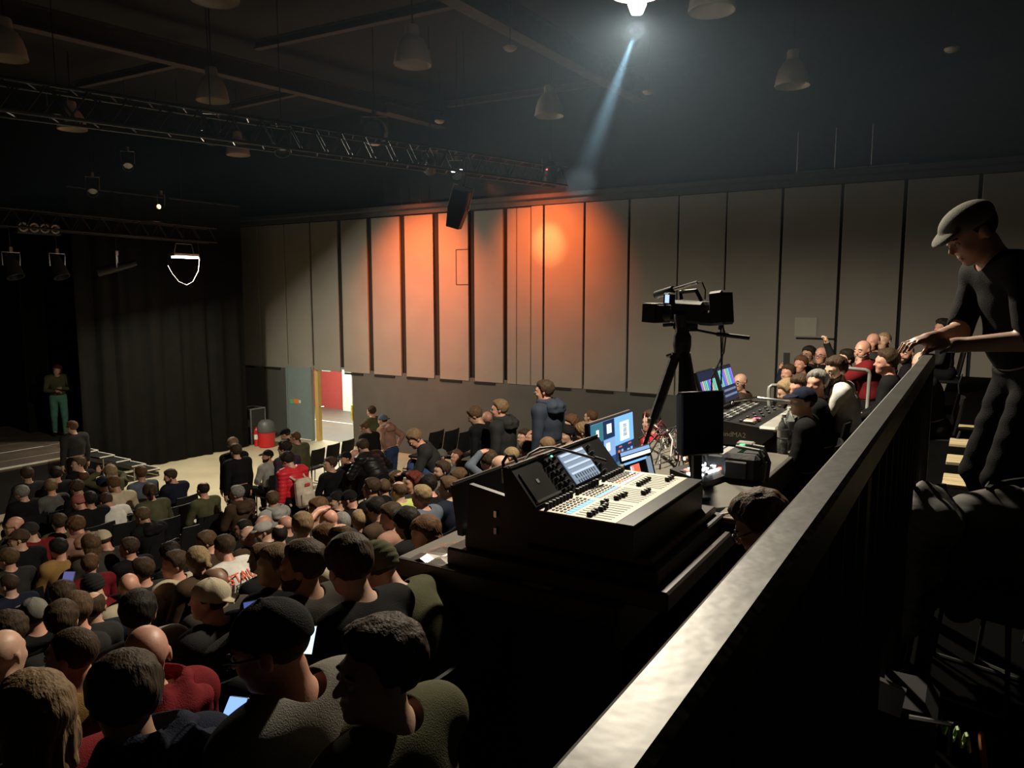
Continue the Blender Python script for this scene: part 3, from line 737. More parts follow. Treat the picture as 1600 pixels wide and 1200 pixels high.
    for s in (-1, 1):
        hip = pel + V(.0, s * .09, -.0)
        if kind == 'sit': kn, an = V(.43, s * .13, .52), V(.40, s * .14, .09)
        elif kind == 'squat': kn, an = V(.38, s * .14, .82), V(.25, s * .12, .35)
        else:
            kn, an = V(.03, s * .10, .50), V(-.01, s * .11, .09)
            if legs == 'stride': kn, an = V(.03 + s * .1, s * .10, .50), V(-.02 + s * .17, s * .1, .09)
            if legs == 'bent': kn, an = V(.14, s * .10, .50), V(-.02, s * .1, .09)
        pr.cap(hip, kn, .088, .062, LEG, .03); pr.cap(kn, an, .060, .042, LEG, .02)
        pr.cap(an + V(-.02, 0, -.03), an + V(.13, s * .02, -.05), .042, .034, SHOE, .02)
    return pr, hc, Rh, wrs
_tpl = {}
def template(key, hires):
    k = (key, hires)
    if k in _tpl: return _tpl[k]
    pr, hc, Rh, wrs = pose(**POSES[key])
    lo = np.min([pr.bbox(i)[0] for i in range(len(pr.L))], 0) - .03; hi = np.max([pr.bbox(i)[1] for i in range(len(pr.L))], 0) + .03
    h = .0085 if hires else .0165; hz = .0085 if hires else .012
    xs = np.arange(lo[0], hi[0], h); ys = np.arange(lo[1], hi[1], h)
    zc = hc[2] - .2
    zs = np.concatenate([np.arange(lo[2], zc, h * 1.2), np.arange(zc, hi[2], hz)])
    F = pr.field(xs, ys, zs); v, q = snet(F, xs, ys, zs); lab = pr.labels(v); N = vnormals(v, q)
    fl = lab[q]
    tp = dict(v=v, q=q, N=N, fl=fl, hc=hc, Rh=Rh, wrs=wrs, body=mesh_np('body', v, q), c={})
    _tpl[k] = tp
    return tp
def cloth(tp, what, sleeve='long', style=None, seed=0):
    k = (what, sleeve, style, seed)
    if k in tp['c']: return tp['c'][k]
    fl = tp['fl']; rx = 0
    if what == 'top':
        m = (fl == TOP).sum(1) >= 2
        if sleeve == 'long': m |= (fl == FORE).sum(1) >= 2
        off, w, rx = .015, wrinkle(.003, seed), 4
        if style == 'puffer': off, w, rx = .022, puffer, 0
        if style == 'loose': off, w, rx = .030, wrinkle(.0035, seed), 12
        if style == 'tee': off, w, rx = .012, wrinkle(.0025, seed), 4
    elif what == 'trousers': m = (fl == LEG).sum(1) >= 3; off, w = .012, wrinkle(.004, 5)
    else:
        m = (fl == SHOE).sum(1) >= 3; off, w = .008, None; ym = tp['v'][tp['q']][:, :, 1].mean(1); m &= (ym > 0) if sleeve == 'a' else (ym <= 0)
    me = submesh(what, tp['v'], tp['N'], tp['q'], m, off, w, rx * (3 if len(tp['v']) > 20000 else 1)); tp['c'][k] = me
    return me

# ---- hair and headgear, in the frame of the head
_hair = {}
def hair_field(style, P):
    x, y, z = P[..., 0], P[..., 1], P[..., 2]
    cr = d_ell(P, V(-.012, 0, .03), V(.099, .078, .088), None)
    hl = np.interp(x, [-.11, -.05, -.02, .005, .018, .035, .055, .08, .1], [-.075, -.068, -.03, -.03, -.005, .04, .06, .074, .08]) + .12 * np.clip(np.abs(y) - .03, 0, .04) * (x > .03) + .005 * np.sin(y * 170 + x * 90)
    nz = .5 * (np.sin(x * 90 + 3 * np.sin(y * 50)) * np.sin(y * 105 + 2 * np.sin(z * 40)) + np.sin(z * 80 + x * 60))
    if style in ('sh', 'cr', 'md', 'cu'):
        tk = {'sh': .013 + .012 * np.clip(z / .1, 0, 1), 'cr': .005 + 0 * z, 'md': .022 + .014 * np.clip(z / .1, 0, 1), 'cu': .014 + .012 * np.clip(z / .1, 0, 1)}[style]
        am = {'sh': .0035, 'cr': .0008, 'md': .006, 'cu': .008}[style]
        if style == 'cu': nz = np.sin(x * 150 + np.sin(y * 90) * 2) * np.sin(y * 140 + np.sin(z * 80) * 2) * np.sin(z * 150)
        tp_ = np.clip((z - hl) / .045, 0, 1) ** .6
        return np.maximum(cr - .0015 - (tk + am * nz) * tp_, (hl - z) * .75)
    if style == 'ba':
        tp_ = np.clip((z - hl) / .045, 0, 1) ** .6; patch = d_ell(P, V(.035, 0, .115), V(.115, .058, .055), None)
        return np.maximum(np.maximum(cr - .0015 - (.007 + .002 * nz) * tp_, (hl - z) * .75), -patch)
    if style in ('lg', 'pt', 'cul'):
        d = np.maximum(cr - .024 - .004 * nz, (hl - z) * .75)
        if style == 'pt':
            a = d_cap(P, V(-.11, 0, .04), V(-.15, 0, -.02), .032, .03) - .004 * nz; b = d_cap(P, V(-.15, 0, -.02), V(-.14, 0, -.12), .026, .012) - .003 * nz
            return np.minimum(d, np.minimum(a, b))
        st = np.sin(y * 160 + 3 * np.sin(z * 20)) * .004 if style == 'lg' else .012 * np.sin(x * 130 + 2 * np.sin(y * 90)) * np.sin(y * 120) * np.sin(z * 110)
        b = d_ell(P, V(-.045, 0, -.06), V(.075, .098, .135), None) - st; b2 = d_ell(P, V(-.07, 0, -.16), V(.05, .088, .13), None) - st
        b = np.minimum(b, b2); face = np.maximum(.035 - x, 0) * 0 + (x - .03)
        b = np.maximum(b, face)
        return np.minimum(d, b)
    if style == 'beard':
        f = d_ell(P, V(.032, 0, -.03), V(.064, .064, .087), None); j = d_ell(P, V(.045, 0, -.075), V(.046, .048, .038), None); ch = d_ell(P, V(.076, 0, -.094), V(.021, .025, .019), None)
        d = np.minimum(np.minimum(f, j), ch) - .009 - .002 * nz
        top = np.interp(x, [-.02, .03, .07, .1], [-.005, -.04, -.05, -.04])
        d = np.maximum(d, (z - top)); mouth = d_ell(P, V(.1, 0, -.063), V(.03, .022, .008), None)
        return np.maximum(np.maximum(d, -mouth), -.035 - x + .01)
def hair_mesh(style):
    if style in _hair: return _hair[style]
    if style in ('cap', 'bcap', 'fcap', 'bea'):
        Pm = Prims()
        h = .007; xs = np.arange(-.16, .22, h); ys = np.arange(-.13, .13, h); zs = np.arange(-.08, .17, h)
        X, Y, Z = np.meshgrid(xs, ys, zs, indexing='ij'); P = np.stack([X, Y, Z], -1)
        cr = d_ell(P, V(-.012, 0, .03), V(.099, .078, .088), None)
        if style == 'bea': F = np.maximum(cr - .016 - .002 * np.sin(Z * 200), np.interp(X, [-.1, .1], [-.035, .04]) - Z)
        elif style == 'fcap':
            b = d_ell(P, V(-.005, 0, .055), V(.118, .098, .075), None); br = d_ell(P, V(.085, 0, .055), V(.075, .082, .020), rotm(0, 14))
            F = np.maximum(np.minimum(b, br), np.interp(X, [-.12, .1], [.02, .035]) - Z)
        else:
            b = cr - .014 - .0015 * np.sin(np.arctan2(Y, X + .012) * 6); F = np.maximum(b, np.interp(X, [-.1, .1], [.0, .045]) - Z)
            sx = 1 if style == 'cap' else -1
            br = d_ell(P, V(.105 if sx > 0 else -.125, 0, .05 if sx > 0 else .012), V(.075, .072, .010), rotm(0, 12 * sx)); F = np.minimum(F, np.maximum(br, (.05 - X * sx)))
            F = np.minimum(F, d_ell(P, V(-.012, 0, .133), V(.01, .01, .007), None))
    else:
        lg = style in ('lg', 'cul', 'pt'); h = .0075
        xs = np.arange(-.2, .16, h); ys = np.arange(-.15, .15, h); zs = np.arange(-.34 if lg else -.16, .20, h)
        X, Y, Z = np.meshgrid(xs, ys, zs, indexing='ij'); F = hair_field(style, np.stack([X, Y, Z], -1))
    v, q = snet(F, xs, ys, zs); _hair[style] = mesh_np('hair', v, q)
    return _hair[style]
def small_meshes():
    d = {}
    for s in (-1, 1):
        d['eye%d' % s] = MB().lathe([(0, -.0135), (.008, -.010), (.0125, -.003), (.0125, .003), (.008, .010), (0, .0135)], (.087, s * .031, .004), 10, Matrix.Rotation(math.pi / 2, 3, 'Y'))
        d['iris%d' % s] = MB().lathe([(.0, .0138), (.0055, .0125), (.006, .012)], (.0872, s * .031, .004), 8, Matrix.Rotation(math.pi / 2, 3, 'Y'))
        d['brow%d' % s] = MB().tube([(.094, s * .016, .027), (.096, s * .032, .032), (.084, s * .05, .026)], [.004, .0055, .003], 6)
    m = MB()
    for s in (-1, 1):
        m.tube([(.112 + .0 * k, s * .033 + .024 * math.cos(k * math.pi / 6), .002 + .018 * math.sin(k * math.pi / 6)) for k in range(13)], .0028, 5, caps=False)
        m.tube([(.11, s * .057, .008), (.07, s * .079, .012), (-.005, s * .086, .01)], .0028, 5)
    m.tube([(.115, -.01, .006), (.119, 0, .009), (.115, .01, .006)], .0028, 5)
    d['glasses'] = m
    out = {}
    for k, mb in d.items():
        me = bpy.data.meshes.new(k); me.from_pydata([tuple(a) for a in mb.v], [], mb.f); me.update()
        me.polygons.foreach_set('use_smooth', [True] * len(me.polygons)); out[k] = me
    return out
SM = small_meshes()
def hood_mesh():
    if 'hood' in _hair: return _hair['hood']
    h = .01; xs = np.arange(-.22, .16, h); ys = np.arange(-.2, .2, h); zs = np.arange(-.2, .12, h)
    X, Y, Z = np.meshgrid(xs, ys, zs, indexing='ij'); P = np.stack([X, Y, Z], -1)
    a = d_ell(P, V(-.085, 0, -.045), V(.075, .125, .085), None); b = d_ell(P, V(-.0, 0, .02), V(.10, .13, .045), None)
    hole = d_ell(P, V(.005, 0, .04), V(.075, .085, .09), None)
    f = .006 * np.sin(Y * 60 + 2 * np.sin(Z * 30)) + .004 * np.sin(Z * 90)
    F = np.maximum(np.minimum(a, b) + f, -hole); v, q = snet(F, xs, ys, zs); _hair['hood'] = mesh_np('hood', v, q)
    return _hair['hood']
SKIN = [mat('skin_fair', (.55, .33, .24), .5, var=.08, scale=14, bump=.05, bscale=120), mat('skin_rosy', (.58, .29, .21), .5, var=.1, scale=14, bump=.05, bscale=120), mat('skin_tan', (.40, .23, .15), .5, var=.08, scale=14), mat('skin_brown', (.20, .105, .065), .5, var=.08, scale=14)]
HC = {'k': (.018, .014, .011), 'd': (.050, .032, .020), 'b': (.095, .058, .032), 'l': (.18, .115, .062), 'y': (.26, .185, .10), 'g': (.20, .19, .175), 'r': (.10, .02, .014), 'w': (.45, .43, .4), 'm': (.10, .05, .025)}
def hair_mat(c): return mat('hair_' + c, HC[c], .6, var=.35, scale=60, bump=.5, bscale=75, stretch=(1.6, 1.6, .3), spec=.12)
CC = {'K': (.010, .010, .011), 'C': (.028, .028, .028), 'G': (.11, .11, .105), 'L': (.36, .35, .33), 'W': (.72, .70, .66), 'N': (.014, .018, .034), 'O': (.085, .085, .045), 'B': (.065, .04, .026), 'M': (.16, .014, .018),
      'R': (.62, .025, .04), 'T': (.32, .19, .065), 'E': (.50, .43, .31), 'P': (.30, .165, .125), 'Y': (.52, .58, .18), 'U': (.10, .12, .155), 'V': (.045, .03, .05), 'D': (.05, .045, .038), 'X': (.35, .12, .10), 'J': (.03, .05, .12), 'F': (.20, .19, .165), 'A': (.035, .045, .065)}
def cloth_mat(c, shiny=False): return mat('cloth_' + c + ('_shiny' if shiny else ''), CC[c], .45 if shiny else .85, var=.18, scale=9, bump=.35, bscale=240 if not shiny else 30, spec=.35 if shiny else .08)
def setm(o, m):
    if len(o.data.materials) == 0: o.data.materials.append(m)
    o.material_slots[0].link = 'OBJECT'; o.material_slots[0].material = m
P0 = dict(); RAILWR = ((.36, .12, 1.075), (.43, .08, 1.10))
POSES.update({'f': P0, 'l': dict(hy=32, arms='lap'), 'r': dict(hy=-32, lean=2), 'p': dict(hp=34, lean=14, arms='phone', slump=.02), 'b': dict(lean=34, hp=38, arms='knees', slump=.02), 'L': dict(hy=68, lean=3), 'R': dict(hy=-66, lean=3),
              't': dict(hr=10, hy=-14, hp=8, lean=8, arms='knees'), 'c': dict(hy=10, hp=10, lean=-2, arms='cross'), 'd': dict(hp=24, hy=16, lean=10, arms='lap'), 'q': dict(hy=-18, hp=16, lean=18, arms='knees', slump=.015),
              'w': dict(hy=22, hr=-8, hp=4, lean=1), 'n': dict(hy=52, hp=14, lean=10, arms='knees'), 'chin': dict(hy=58, hp=6, lean=12, arms='chin'), 'raise': dict(hy=38, lean=2, arms='raise'), 'oh': dict(hp=26, lean=12, arms='onhead'), 'shoot': dict(arms='shoot', lean=2, hp=-4),
              'S': dict(kind='stand', arms='side'), 'Sl': dict(kind='stand', arms='side', hy=30, hp=4), 'Sr': dict(kind='stand', arms='side', hy=-40), 'Sd': dict(kind='stand', arms='side', hp=28, lean=6, hy=20), 'Sb': dict(kind='stand', arms='reach', lean=42, hp=30, legs='bent'), 'Sh': dict(kind='stand', arms='hips', lean=14, hp=14, hy=10),
              'Sw': dict(kind='stand', arms='hold', hr=-14, hy=-12, hp=16, lean=3, legs='stride'), 'rail': dict(kind='stand', arms='rail', lean=15, hp=36, hy=4, slump=.03, legs='bent', wrist=RAILWR), 'hp1': dict(hy=66, lean=4, arms='phone', wrist=((.33, .05, 1.12), (.26, .09, .66))), 'curl': dict(hy=66, lean=3, arms='phone', wrist=((.26, .09, .66), (.47, .27, .93))), 'stau': dict(lean=27, hp=14, hr=8, arms='knees'), 'capman': dict(hy=32, hp=16, lean=6, arms='phone', wrist=((.36, .04, .75), (.43, .14, .755))), 'sq': dict(kind='squat', arms='reach', lean=26, hp=38, hy=34), 'desk': dict(lean=20, hp=30, hy=6, arms='desk')})
CHAIRS = []
NP = [0]
def person(px, py, ps, hair, hc, top, label, t=0, sl='long', style=None, skin=None, ex='', leg='K', yaw=0, hires=False, sc=None, group=None, z0=None):
    NP[0] += 1; rnd = random.Random(NP[0] * 7 + 3)
    hires = hires or 'H' in ex.split()
    tp = template(ps, hires); stand = POSES[ps].get('kind') in ('stand', 'squat')
    s = sc or rnd.uniform(.96, 1.03); rz = math.pi + R_(yaw) + (R_(rnd.uniform(-7, 7)) if not hires else 0)
    Rz = Matrix.Rotation(rz, 3, 'Z'); off = Rz @ Vector(tp['hc']) * s
    r = ray(px, py)
    if t == 0:
        lo, hi = 1.2, 26.0
        for _ in range(60):
            mid = (lo + hi) / 2; o = Vector(_C + r * mid) - off
            if o.z > floor_at(o.x): lo = mid
            else: hi = mid
        t = lo
    elif z0 is None and not hires:
        t0 = t; t = min((t0 * (1 + k / 100) for k in range(-5, 6)), key=lambda q: abs((Vector(_C + r * q) - off).z - floor_at((Vector(_C + r * q) - off).x)) + .012 * abs(q - t0))
    loc = Vector(_C + r * t) - off
    gap = loc.z - floor_at(loc.x)
    if stand and z0 is None and not hires and abs(gap) > .02:
        s *= min(1.09, max(.93, 1 + gap / (tp['hc'][2] * s))); off = Rz @ Vector(tp['hc']) * s; loc = Vector(_C + r * t) - off
    if z0 is not None: loc.z = z0
    e = thing('person', loc, label, 'person', group, rz); e.scale = (s, s, s)
    sk = SKIN[skin if skin is not None else rnd.choice((0, 0, 1, 1, 2))]
    o = obj('body', tp['body'], None, e); setm(o, sk)
    sd = NP[0] % 3
    nm = {'puffer': 'puffer_jacket', 'tee': 't_shirt', 'loose': 'jacket'}.get(style, 'jumper')
    o = obj(nm, cloth(tp, 'top', sl, style, sd), None, e); setm(o, cloth_mat(top, style == 'puffer')); shirt = o
    o = obj('trousers', cloth(tp, 'trousers'), None, e); setm(o, cloth_mat(leg))
    for sd_ in 'ab': o = obj('shoe', cloth(tp, 'shoe', sd_), None, e); setm(o, cloth_mat('K'))
    HM = Matrix.Translation(Vector(tp['hc'])) @ Matrix([list(a) for a in tp['Rh']]).to_4x4()
    def onhead(name, me, m):
        q = obj(name, me, None, e); q.matrix_local = HM; setm(q, m); return q
    if hair in ('cap', 'bcap', 'fcap', 'bea'):
        q = onhead({'fcap': 'flat_cap', 'bea': 'beanie'}.get(hair, 'cap'), hair_mesh(hair), cloth_mat(hc))
        if 'nb' not in ex: onhead('hair', hair_mesh('cr'), hair_mat('d'))
    elif hair != 'bd': onhead('hair', hair_mesh(hair), hair_mat(hc))
    xs = ex.split()
    if 'beard' in xs: onhead('beard', hair_mesh('beard'), hair_mat(hc if len(hc) and hc in HC else 'd'))
    if 'gbeard' in xs: onhead('beard', hair_mesh('beard'), hair_mat('g'))
    if 'kbeard' in xs: onhead('beard', hair_mesh('beard'), hair_mat('k'))
    if 'gl' in xs: onhead('glasses', SM['glasses'], M_DARK)
    if 'eye' in xs or hires:
        for k_ in (-1, 1):
            q = onhead('eye', SM['eye%d' % k_], mat('eye_white', (.6, .58, .55), .2, var=0)); w = obj('iris', SM['iris%d' % k_], None, q); setm(w, mat('iris_dark', (.03, .02, .015), .2, var=0))
            onhead('eyebrow', SM['brow%d' % k_], hair_mat('d'))
    if 'hood' in xs:
        q = obj('hood', hood_mesh(), None, e); setm(q, cloth_mat(top))
        q.matrix_local = Matrix.Translation(Vector(tp['hc']) * 1.0 + (Matrix.Rotation(R_(POSES[ps].get('lean', 4)), 3, 'Y') @ Vector((-.05, 0, -.135)))) @ Matrix.Rotation(R_(POSES[ps].get('lean', 4)), 4, 'Y') @ Matrix.Diagonal((1.25, 1.2, 1.15, 1))
    if not stand and 'nochair' not in xs: CHAIRS.append((loc.copy(), rz, label))
    return e, tp, HM
# ================================================================ THE AUDIENCE
G1 = 'seated audience on the hall floor'; G2 = 'seated audience on the tribune'; G3 = 'spectators on the raised rows at the right'; G4 = 'people standing in the hall'
PE = [
 # ---- front rows by the stage: (px, py, pose, hair, haircolour, top, label, options)
 (42, 742, 'f', 'sh', 'd', 'C', 'man in charcoal tee seated alone in the front row by the stage', dict(sl='short', style='tee', group=G1)),
 (88, 741, 'r', 'sh', 'k', 'K', 'dark-haired person in black in the front row, second from the left', dict(group=G1)),
 (122, 725, 'L', 'sh', 'b', 'K', 'man in black turned left below the man in the suit', dict(sl='short', style='tee', group=G1)),
 (130, 746, 'f', 'ba', 'm', 'K', 'balding man in black just behind the left-turned man', dict(group=G1)),
 (172, 738, 'shoot', 'lg', 'y', 'O', 'blonde woman with both arms raised taking a picture near the steps', dict(group=G1)),
 (160, 756, 'f', 'bea', 'N', 'K', 'person in navy beanie in front of the blonde woman', dict(group=G1)),
 (178, 758, 'd', 'sh', 'm', 'E', 'older person in beige top beside the navy beanie', dict(group=G1)),
 (80, 761, 'r', 'sh', 'l', 'G', 'fair-haired man in grey tee in the second row', dict(sl='short', style='tee', group=G1)),
 (34, 771, 'w', 'sh', 'g', 'K', 'grey-haired person in black jacket with small white logo at far left', dict(group=G1, style='loose')),
 (120, 764, 'd', 'md', 'd', 'K', 'person in black with dark tousled hair bent low behind the balding man', dict(group=G1)),
 (123, 785, 'd', 'bea', 'X', 'K', 'person wearing a coral head covering in the third row', dict(group=G1)),
 (140, 781, 'f', 'sh', 'k', 'K', 'man in black jacket right of the coral head covering', dict(group=G1, style='loose')),
 (166, 784, 'b', 'sh', 'd', 'W', 'person in white shirt bending forward near the front', dict(group=G1, style='loose')),
 (220, 740, 'f', 'sh', 'm', 'U', 'man in blue-grey tee at the foot of the stage steps', dict(sl='short', style='tee', group=G1)),
 (266, 745, 'n', 'sh', 'd', 'N', 'bearded man in dark navy looking left at the edge of the open floor', dict(ex='beard', group=G1, style='loose')),
 (234, 769, 'q', 'pt', 'd', 'O', 'person with dark bun and olive top stretching an arm', dict(group=G1)),
 (317, 765, 'f', 'ba', 'k', 'O', 'balding man in olive shirt alone before the pale floor', dict(group=G1)),
 (370, 772, 'w', 'sh', 'g', 'B', 'grey-haired man in dark brown coat seated below the standing pair', dict(group=G1, style='loose', ex='hood')),
 (426, 781, 'r', 'sh', 'b', 'L', 'man in light grey hoodie left of the red jacket', dict(group=G1, style='loose', ex='hood')),
 # ---- middle left
 (22, 822, 'L', 'bd', '', 'C', 'bald rosy man with glasses at the left edge', dict(skin=1, ex='gl', group=G1)),
 (45, 832, 'n', 'cap', 'C', 'M', 'person in charcoal cap and red top behind the bald rosy man', dict(group=G1)),
 (29, 843, 'L', 'cap', 'B', 'K', 'person in brown cap and black jacket facing left', dict(group=G1)),
 (92, 817, 'f', 'sh', 'd', 'O', 'dark-haired person in olive jacket with shoulder strap', dict(group=G1, style='loose')),
 (119, 824, 'd', 'md', 'm', 'P', 'auburn-haired person in brownish hoodie right of the olive jacket', dict(group=G1, style='loose', ex='hood')),
 (160, 845, 'd', 'cap', 'E', 'C', 'person in cream cap and charcoal top', dict(group=G1)),
 (141, 851, 'f', 'lg', 'b', 'D', 'long brown-haired woman left of the cream cap', dict(group=G1)),
 (91, 858, 'w', 'sh', 'k', 'T', 'black-haired person in mustard jacket', dict(group=G1, style='loose')),
 (12, 874, 'l', 'sh', 'b', 'C', 'man with glasses and charcoal tee at the left edge', dict(sl='short', style='tee', ex='gl', group=G1)),
 (13, 914, 'l', 'cr', 'd', 'N', 'shaven-headed man in navy tee at the left edge', dict(sl='short', style='tee', group=G2)),
 (141, 883, 'r', 'sh', 'm', 'M', 'brown-haired person in deep red top holding up a tablet', dict(group=G1, ex='')),
 (145, 918, 'd', 'bea', 'C', 'M', 'person in dark beanie below the deep red top', dict(t=7.40, group=G2)),
 (201, 857, 'l', 'sh', 'd', 'K', 'dark-haired man in black sweater with olive collar', dict(group=G1)),
 (223, 808, 'd', 'sh', 'b', 'K', 'brown-haired person hunched in a black hooded coat', dict(group=G1, style='loose', ex='hood')),
 (350, 857, 'stau', 'sh', 'd', 'W', 'man in white shirt with red lettering on the back', dict(t=7.90, group=G1, style='tee', sl='short')),
 (322, 848, 'n', 'sh', 'b', 'B', 'bearded man leaning his head beside the lettered shirt', dict(t=9.2, ex='beard', group=G1)),
 (308, 876, 'f', 'pt', 'y', 'B', 'blond person with tied-back ponytail', dict(t=7.00, group=G1)),
 (272, 883, 'L', 'sh', 'd', 'E', 'dark-haired man in profile with beige checked shirt', dict(t=7.20, group=G2, style='loose')),
 (266, 867, 'q', 'md', 'k', 'K', 'black-haired person just beyond the man in profile', dict(group=G1)),
 (221, 893, 'l', 'sh', 'd', 'C', 'dark grey-haired man behind the bald head with beige hoodie', dict(t=7.50, group=G2)),
 (202, 917, 'r', 'bd', '', 'E', 'bald man in beige hoodie in the middle left', dict(t=6.80, group=G2, style='loose', skin=1)),
 (334, 914, 'f', 'bd', '', 'D', 'bald brown-skinned man behind the cream backward cap', dict(t=5.30, group=G2, skin=3)),
 (327, 938, 'l', 'bcap', 'E', 'C', 'man in cream cap worn backwards and charcoal jacket', dict(t=4.60, group=G2, style='loose')),
 (52, 961, 'f', 'cap', 'F', 'K', 'person in olive-grey cap with black tee', dict(group=G2, style='tee')),
 (97, 971, 'r', 'sh', 'd', 'C', 'dark curly-topped man in charcoal behind the dark brown crop', dict(t=5.00, group=G2)),
 (119, 955, 'f', 'sh', 'b', 'C', 'brown-haired man left of the man thinning on top', dict(t=5.40, group=G2)),
 (146, 949, 'r', 'ba', 'd', 'N', 'man thinning on top in navy tee', dict(t=6.00, group=G2, style='tee', sl='short')),
 (98, 934, 'q', 'md', 'd', 'K', 'dark-haired person low in the row behind the tablet', dict(t=6.60, group=G2)),
 (12, 990, 'f', 'md', 'd', 'C', 'dark-haired person cut by the left edge', dict(group=G2)),
 (6, 1023, 'R', 'bd', '', 'D', 'bald head cut by the left edge', dict(group=G2, skin=0)),
 (112, 1024, 'l', 'cr', 'd', 'T', 'dark-cropped man in mustard-brown sweater in the foreground', dict(group=G2, ex='H', hires=True)),
 (216, 960, 'r', 'sh', 'k', 'F', 'black-haired man in beige-grey jacket', dict(t=4.40, group=G2, style='loose')),
 (229, 1024, 'r', 'bd', '', 'M', 'bald man in maroon hooded sweatshirt in the foreground', dict(group=G2, style='loose', ex='hood', hires=True, skin=1)),
 (196, 1096, 'q', 'sh', 'd', 'N', 'dark-haired person in navy hooded jacket in the foreground', dict(group=G2, style='loose', ex='hood', hires=True)),
 (50, 1122, 'f', 'lg', 'l', 'M', 'long fair-haired woman in rust top in the bottom left corner', dict(group=G2, hires=True)),
 (424, 1010, 'capman', 'cap', 'C', 'F', 'man in grey cap and pale fleece jacket in the foreground', dict(group=G2, style='loose', hires=True, ex='gl')),
 (590, 1052, 'curl', 'md', 'd', 'O', 'large foreground man with curly brown hair looking left in an olive cardigan', dict(group=G2, style='loose', hires=True, t=1.95)),
 (546, 886, 'q', 'sh', 'd', 'K', 'dark-haired man in black tee close to the mixing desk', dict(group=G2, hires=True, style='tee', sl='short')),
 (472, 886, 'l', 'sh', 'd', 'D', 'dark-haired bearded man in dark khaki second from the mixing desk', dict(t=3.75, group=G2, hires=True, ex='beard')),
 (428, 884, 'L', 'sh', 'b', 'K', 'man in black looking left, third from the mixing desk', dict(t=4.80, group=G2)),
 (409, 874, 'l', 'sh', 'b', 'K', 'man in black with brown hair, fourth from the mixing desk', dict(t=6.40, group=G2)),
 (592, 888, 'b', 'bea', 'O', 'O', 'person hunched in a khaki hood beside the desk corner', dict(group=G2, style='loose')),
 # ---- middle
 (473, 823, 'r', 'sh', 'l', 'F', 'fair-haired man with glasses and collared grey jacket', dict(group=G2, style='loose', ex='gl', t=6.9)),
 (509, 845, 'd', 'sh', 'm', 'C', 'brown-haired person right of the collared grey jacket', dict(group=G2, t=6.2)),
 (533, 846, 'q', 'ba', 'd', 'E', 'thin-haired person in pale top behind the black tee', dict(group=G2, t=5.0)),
 (412, 831, 'n', 'fcap', 'L', 'C', 'person in light grey flat cap in the middle of the crowd', dict(t=9.50, group=G2)),
 (388, 837, 'L', 'bd', '', 'B', 'bald man with glasses left of the light grey flat cap', dict(t=9.60, group=G2, ex='gl')),
 (380, 826, 'l', 'cr', 'k', 'K', 'close-cropped dark head behind the bald man with glasses', dict(t=10.30, group=G1)),
 (411, 820, 'L', 'bd', '', 'C', 'bald pink head behind the light grey flat cap', dict(t=10.40, group=G1, skin=1)),
 (437, 836, 'r', 'ba', 'k', 'B', 'black-haired man right of the light grey flat cap', dict(t=8.70, group=G2)),
 (446, 820, 'f', 'bd', '', 'C', 'bald crown showing above the black-haired man', dict(t=10.20, group=G1, skin=1)),
 (497, 796, 'n', 'sh', 'm', 'P', 'brown-haired person in brown behind the raised arm', dict(group=G2, t=8.9)),
 (514, 815, 'oh', 'bd', '', 'C', 'bald man resting a hand on his head', dict(group=G2, t=7.8, skin=1, sl='short')),
 (526, 782, 'L', 'cap', 'K', 'K', 'man in black cap turned left in the middle row', dict(group=G2, t=9.6)),
 (546, 781, 'd', 'cap', 'K', 'K', 'person in black cap with pale band right of the left-turned cap', dict(group=G2, t=9.4)),
 (534, 818, 'r', 'cr', 'g', 'K', 'grey-cropped man with a bag strap across his black tee', dict(group=G2, t=7.9, style='tee', sl='short')),
 (561, 813, 'r', 'cr', 'y', 'U', 'pale-blond cropped man in grey-blue top', dict(group=G2, t=8.2)),
 (587, 797, 'd', 'sh', 'k', 'B', 'dark short-haired man looking down left of the lime shirt', dict(group=G2, t=8.2)),
 (611, 808, 'n', 'sh', 'd', 'P', 'brown-haired person in pinkish top below the lime shirt', dict(group=G2, t=7.6)),
 (635, 818, 'd', 'lg', 'k', 'K', 'woman with long black hair close to the desk', dict(group=G2, t=6.4)),
 (664, 834, 'n', 'cul', 'm', 'B', 'woman with curly brown hair next to the desk edge', dict(group=G2, t=5.8)),
 (623, 767, 'f', 'ba', 'b', 'Y', 'balding man in lime yellow shirt', dict(group=G2, t=8.6, style='tee', sl='short')),
 (658, 777, 'f', 'sh', 'y', 'U', 'sandy-blond man in slate jacket right of the lime shirt', dict(group=G2, t=8.4, style='loose')),
 (699, 763, 'l', 'sh', 'b', 'N', 'brown-haired man in navy at the desk case corner', dict(group=G2, t=8.8)),
 (669, 760, 'q', 'md', 'k', 'K', 'dark-haired person behind the sandy-blond man', dict(group=G2, t=9.6)),
 (645, 755, 'L', 'md', 'r', 'C', 'red-haired person in the middle row', dict(group=G2, t=9.8)),
 (619, 750, 'd', 'sh', 'b', 'C', 'brown-haired person half hidden behind the lime shirt', dict(group=G2, t=10.2)),
 (580, 763, 'l', 'sh', 'd', 'K', 'dark-haired man in black left of the lime shirt', dict(group=G2, t=9.2)),
 (600, 762, 'r', 'cr', 'b', 'C', 'cropped brown head between the dark-haired man and the lime shirt', dict(group=G2, t=9.8)),
 (690, 736, 'L', 'cu', 'd', 'G', 'bearded man with receding curly hair looking left', dict(group=G2, t=9.4, ex='beard')),
 (717, 748, 'd', 'sh', 'b', 'C', 'brown-haired person right of the curly bearded man', dict(group=G2, t=9.6)),
 (688, 714, 'L', 'bcap', 'G', 'F', 'man in grey cap and grey jacket near the empty seats', dict(group=G2, t=11.2)),
 (714, 714, 'L', 'cr', 'm', 'G', 'red-faced man in grey hoodie near the empty seats', dict(group=G2, t=11.4, skin=1, style='loose', ex='hood')),
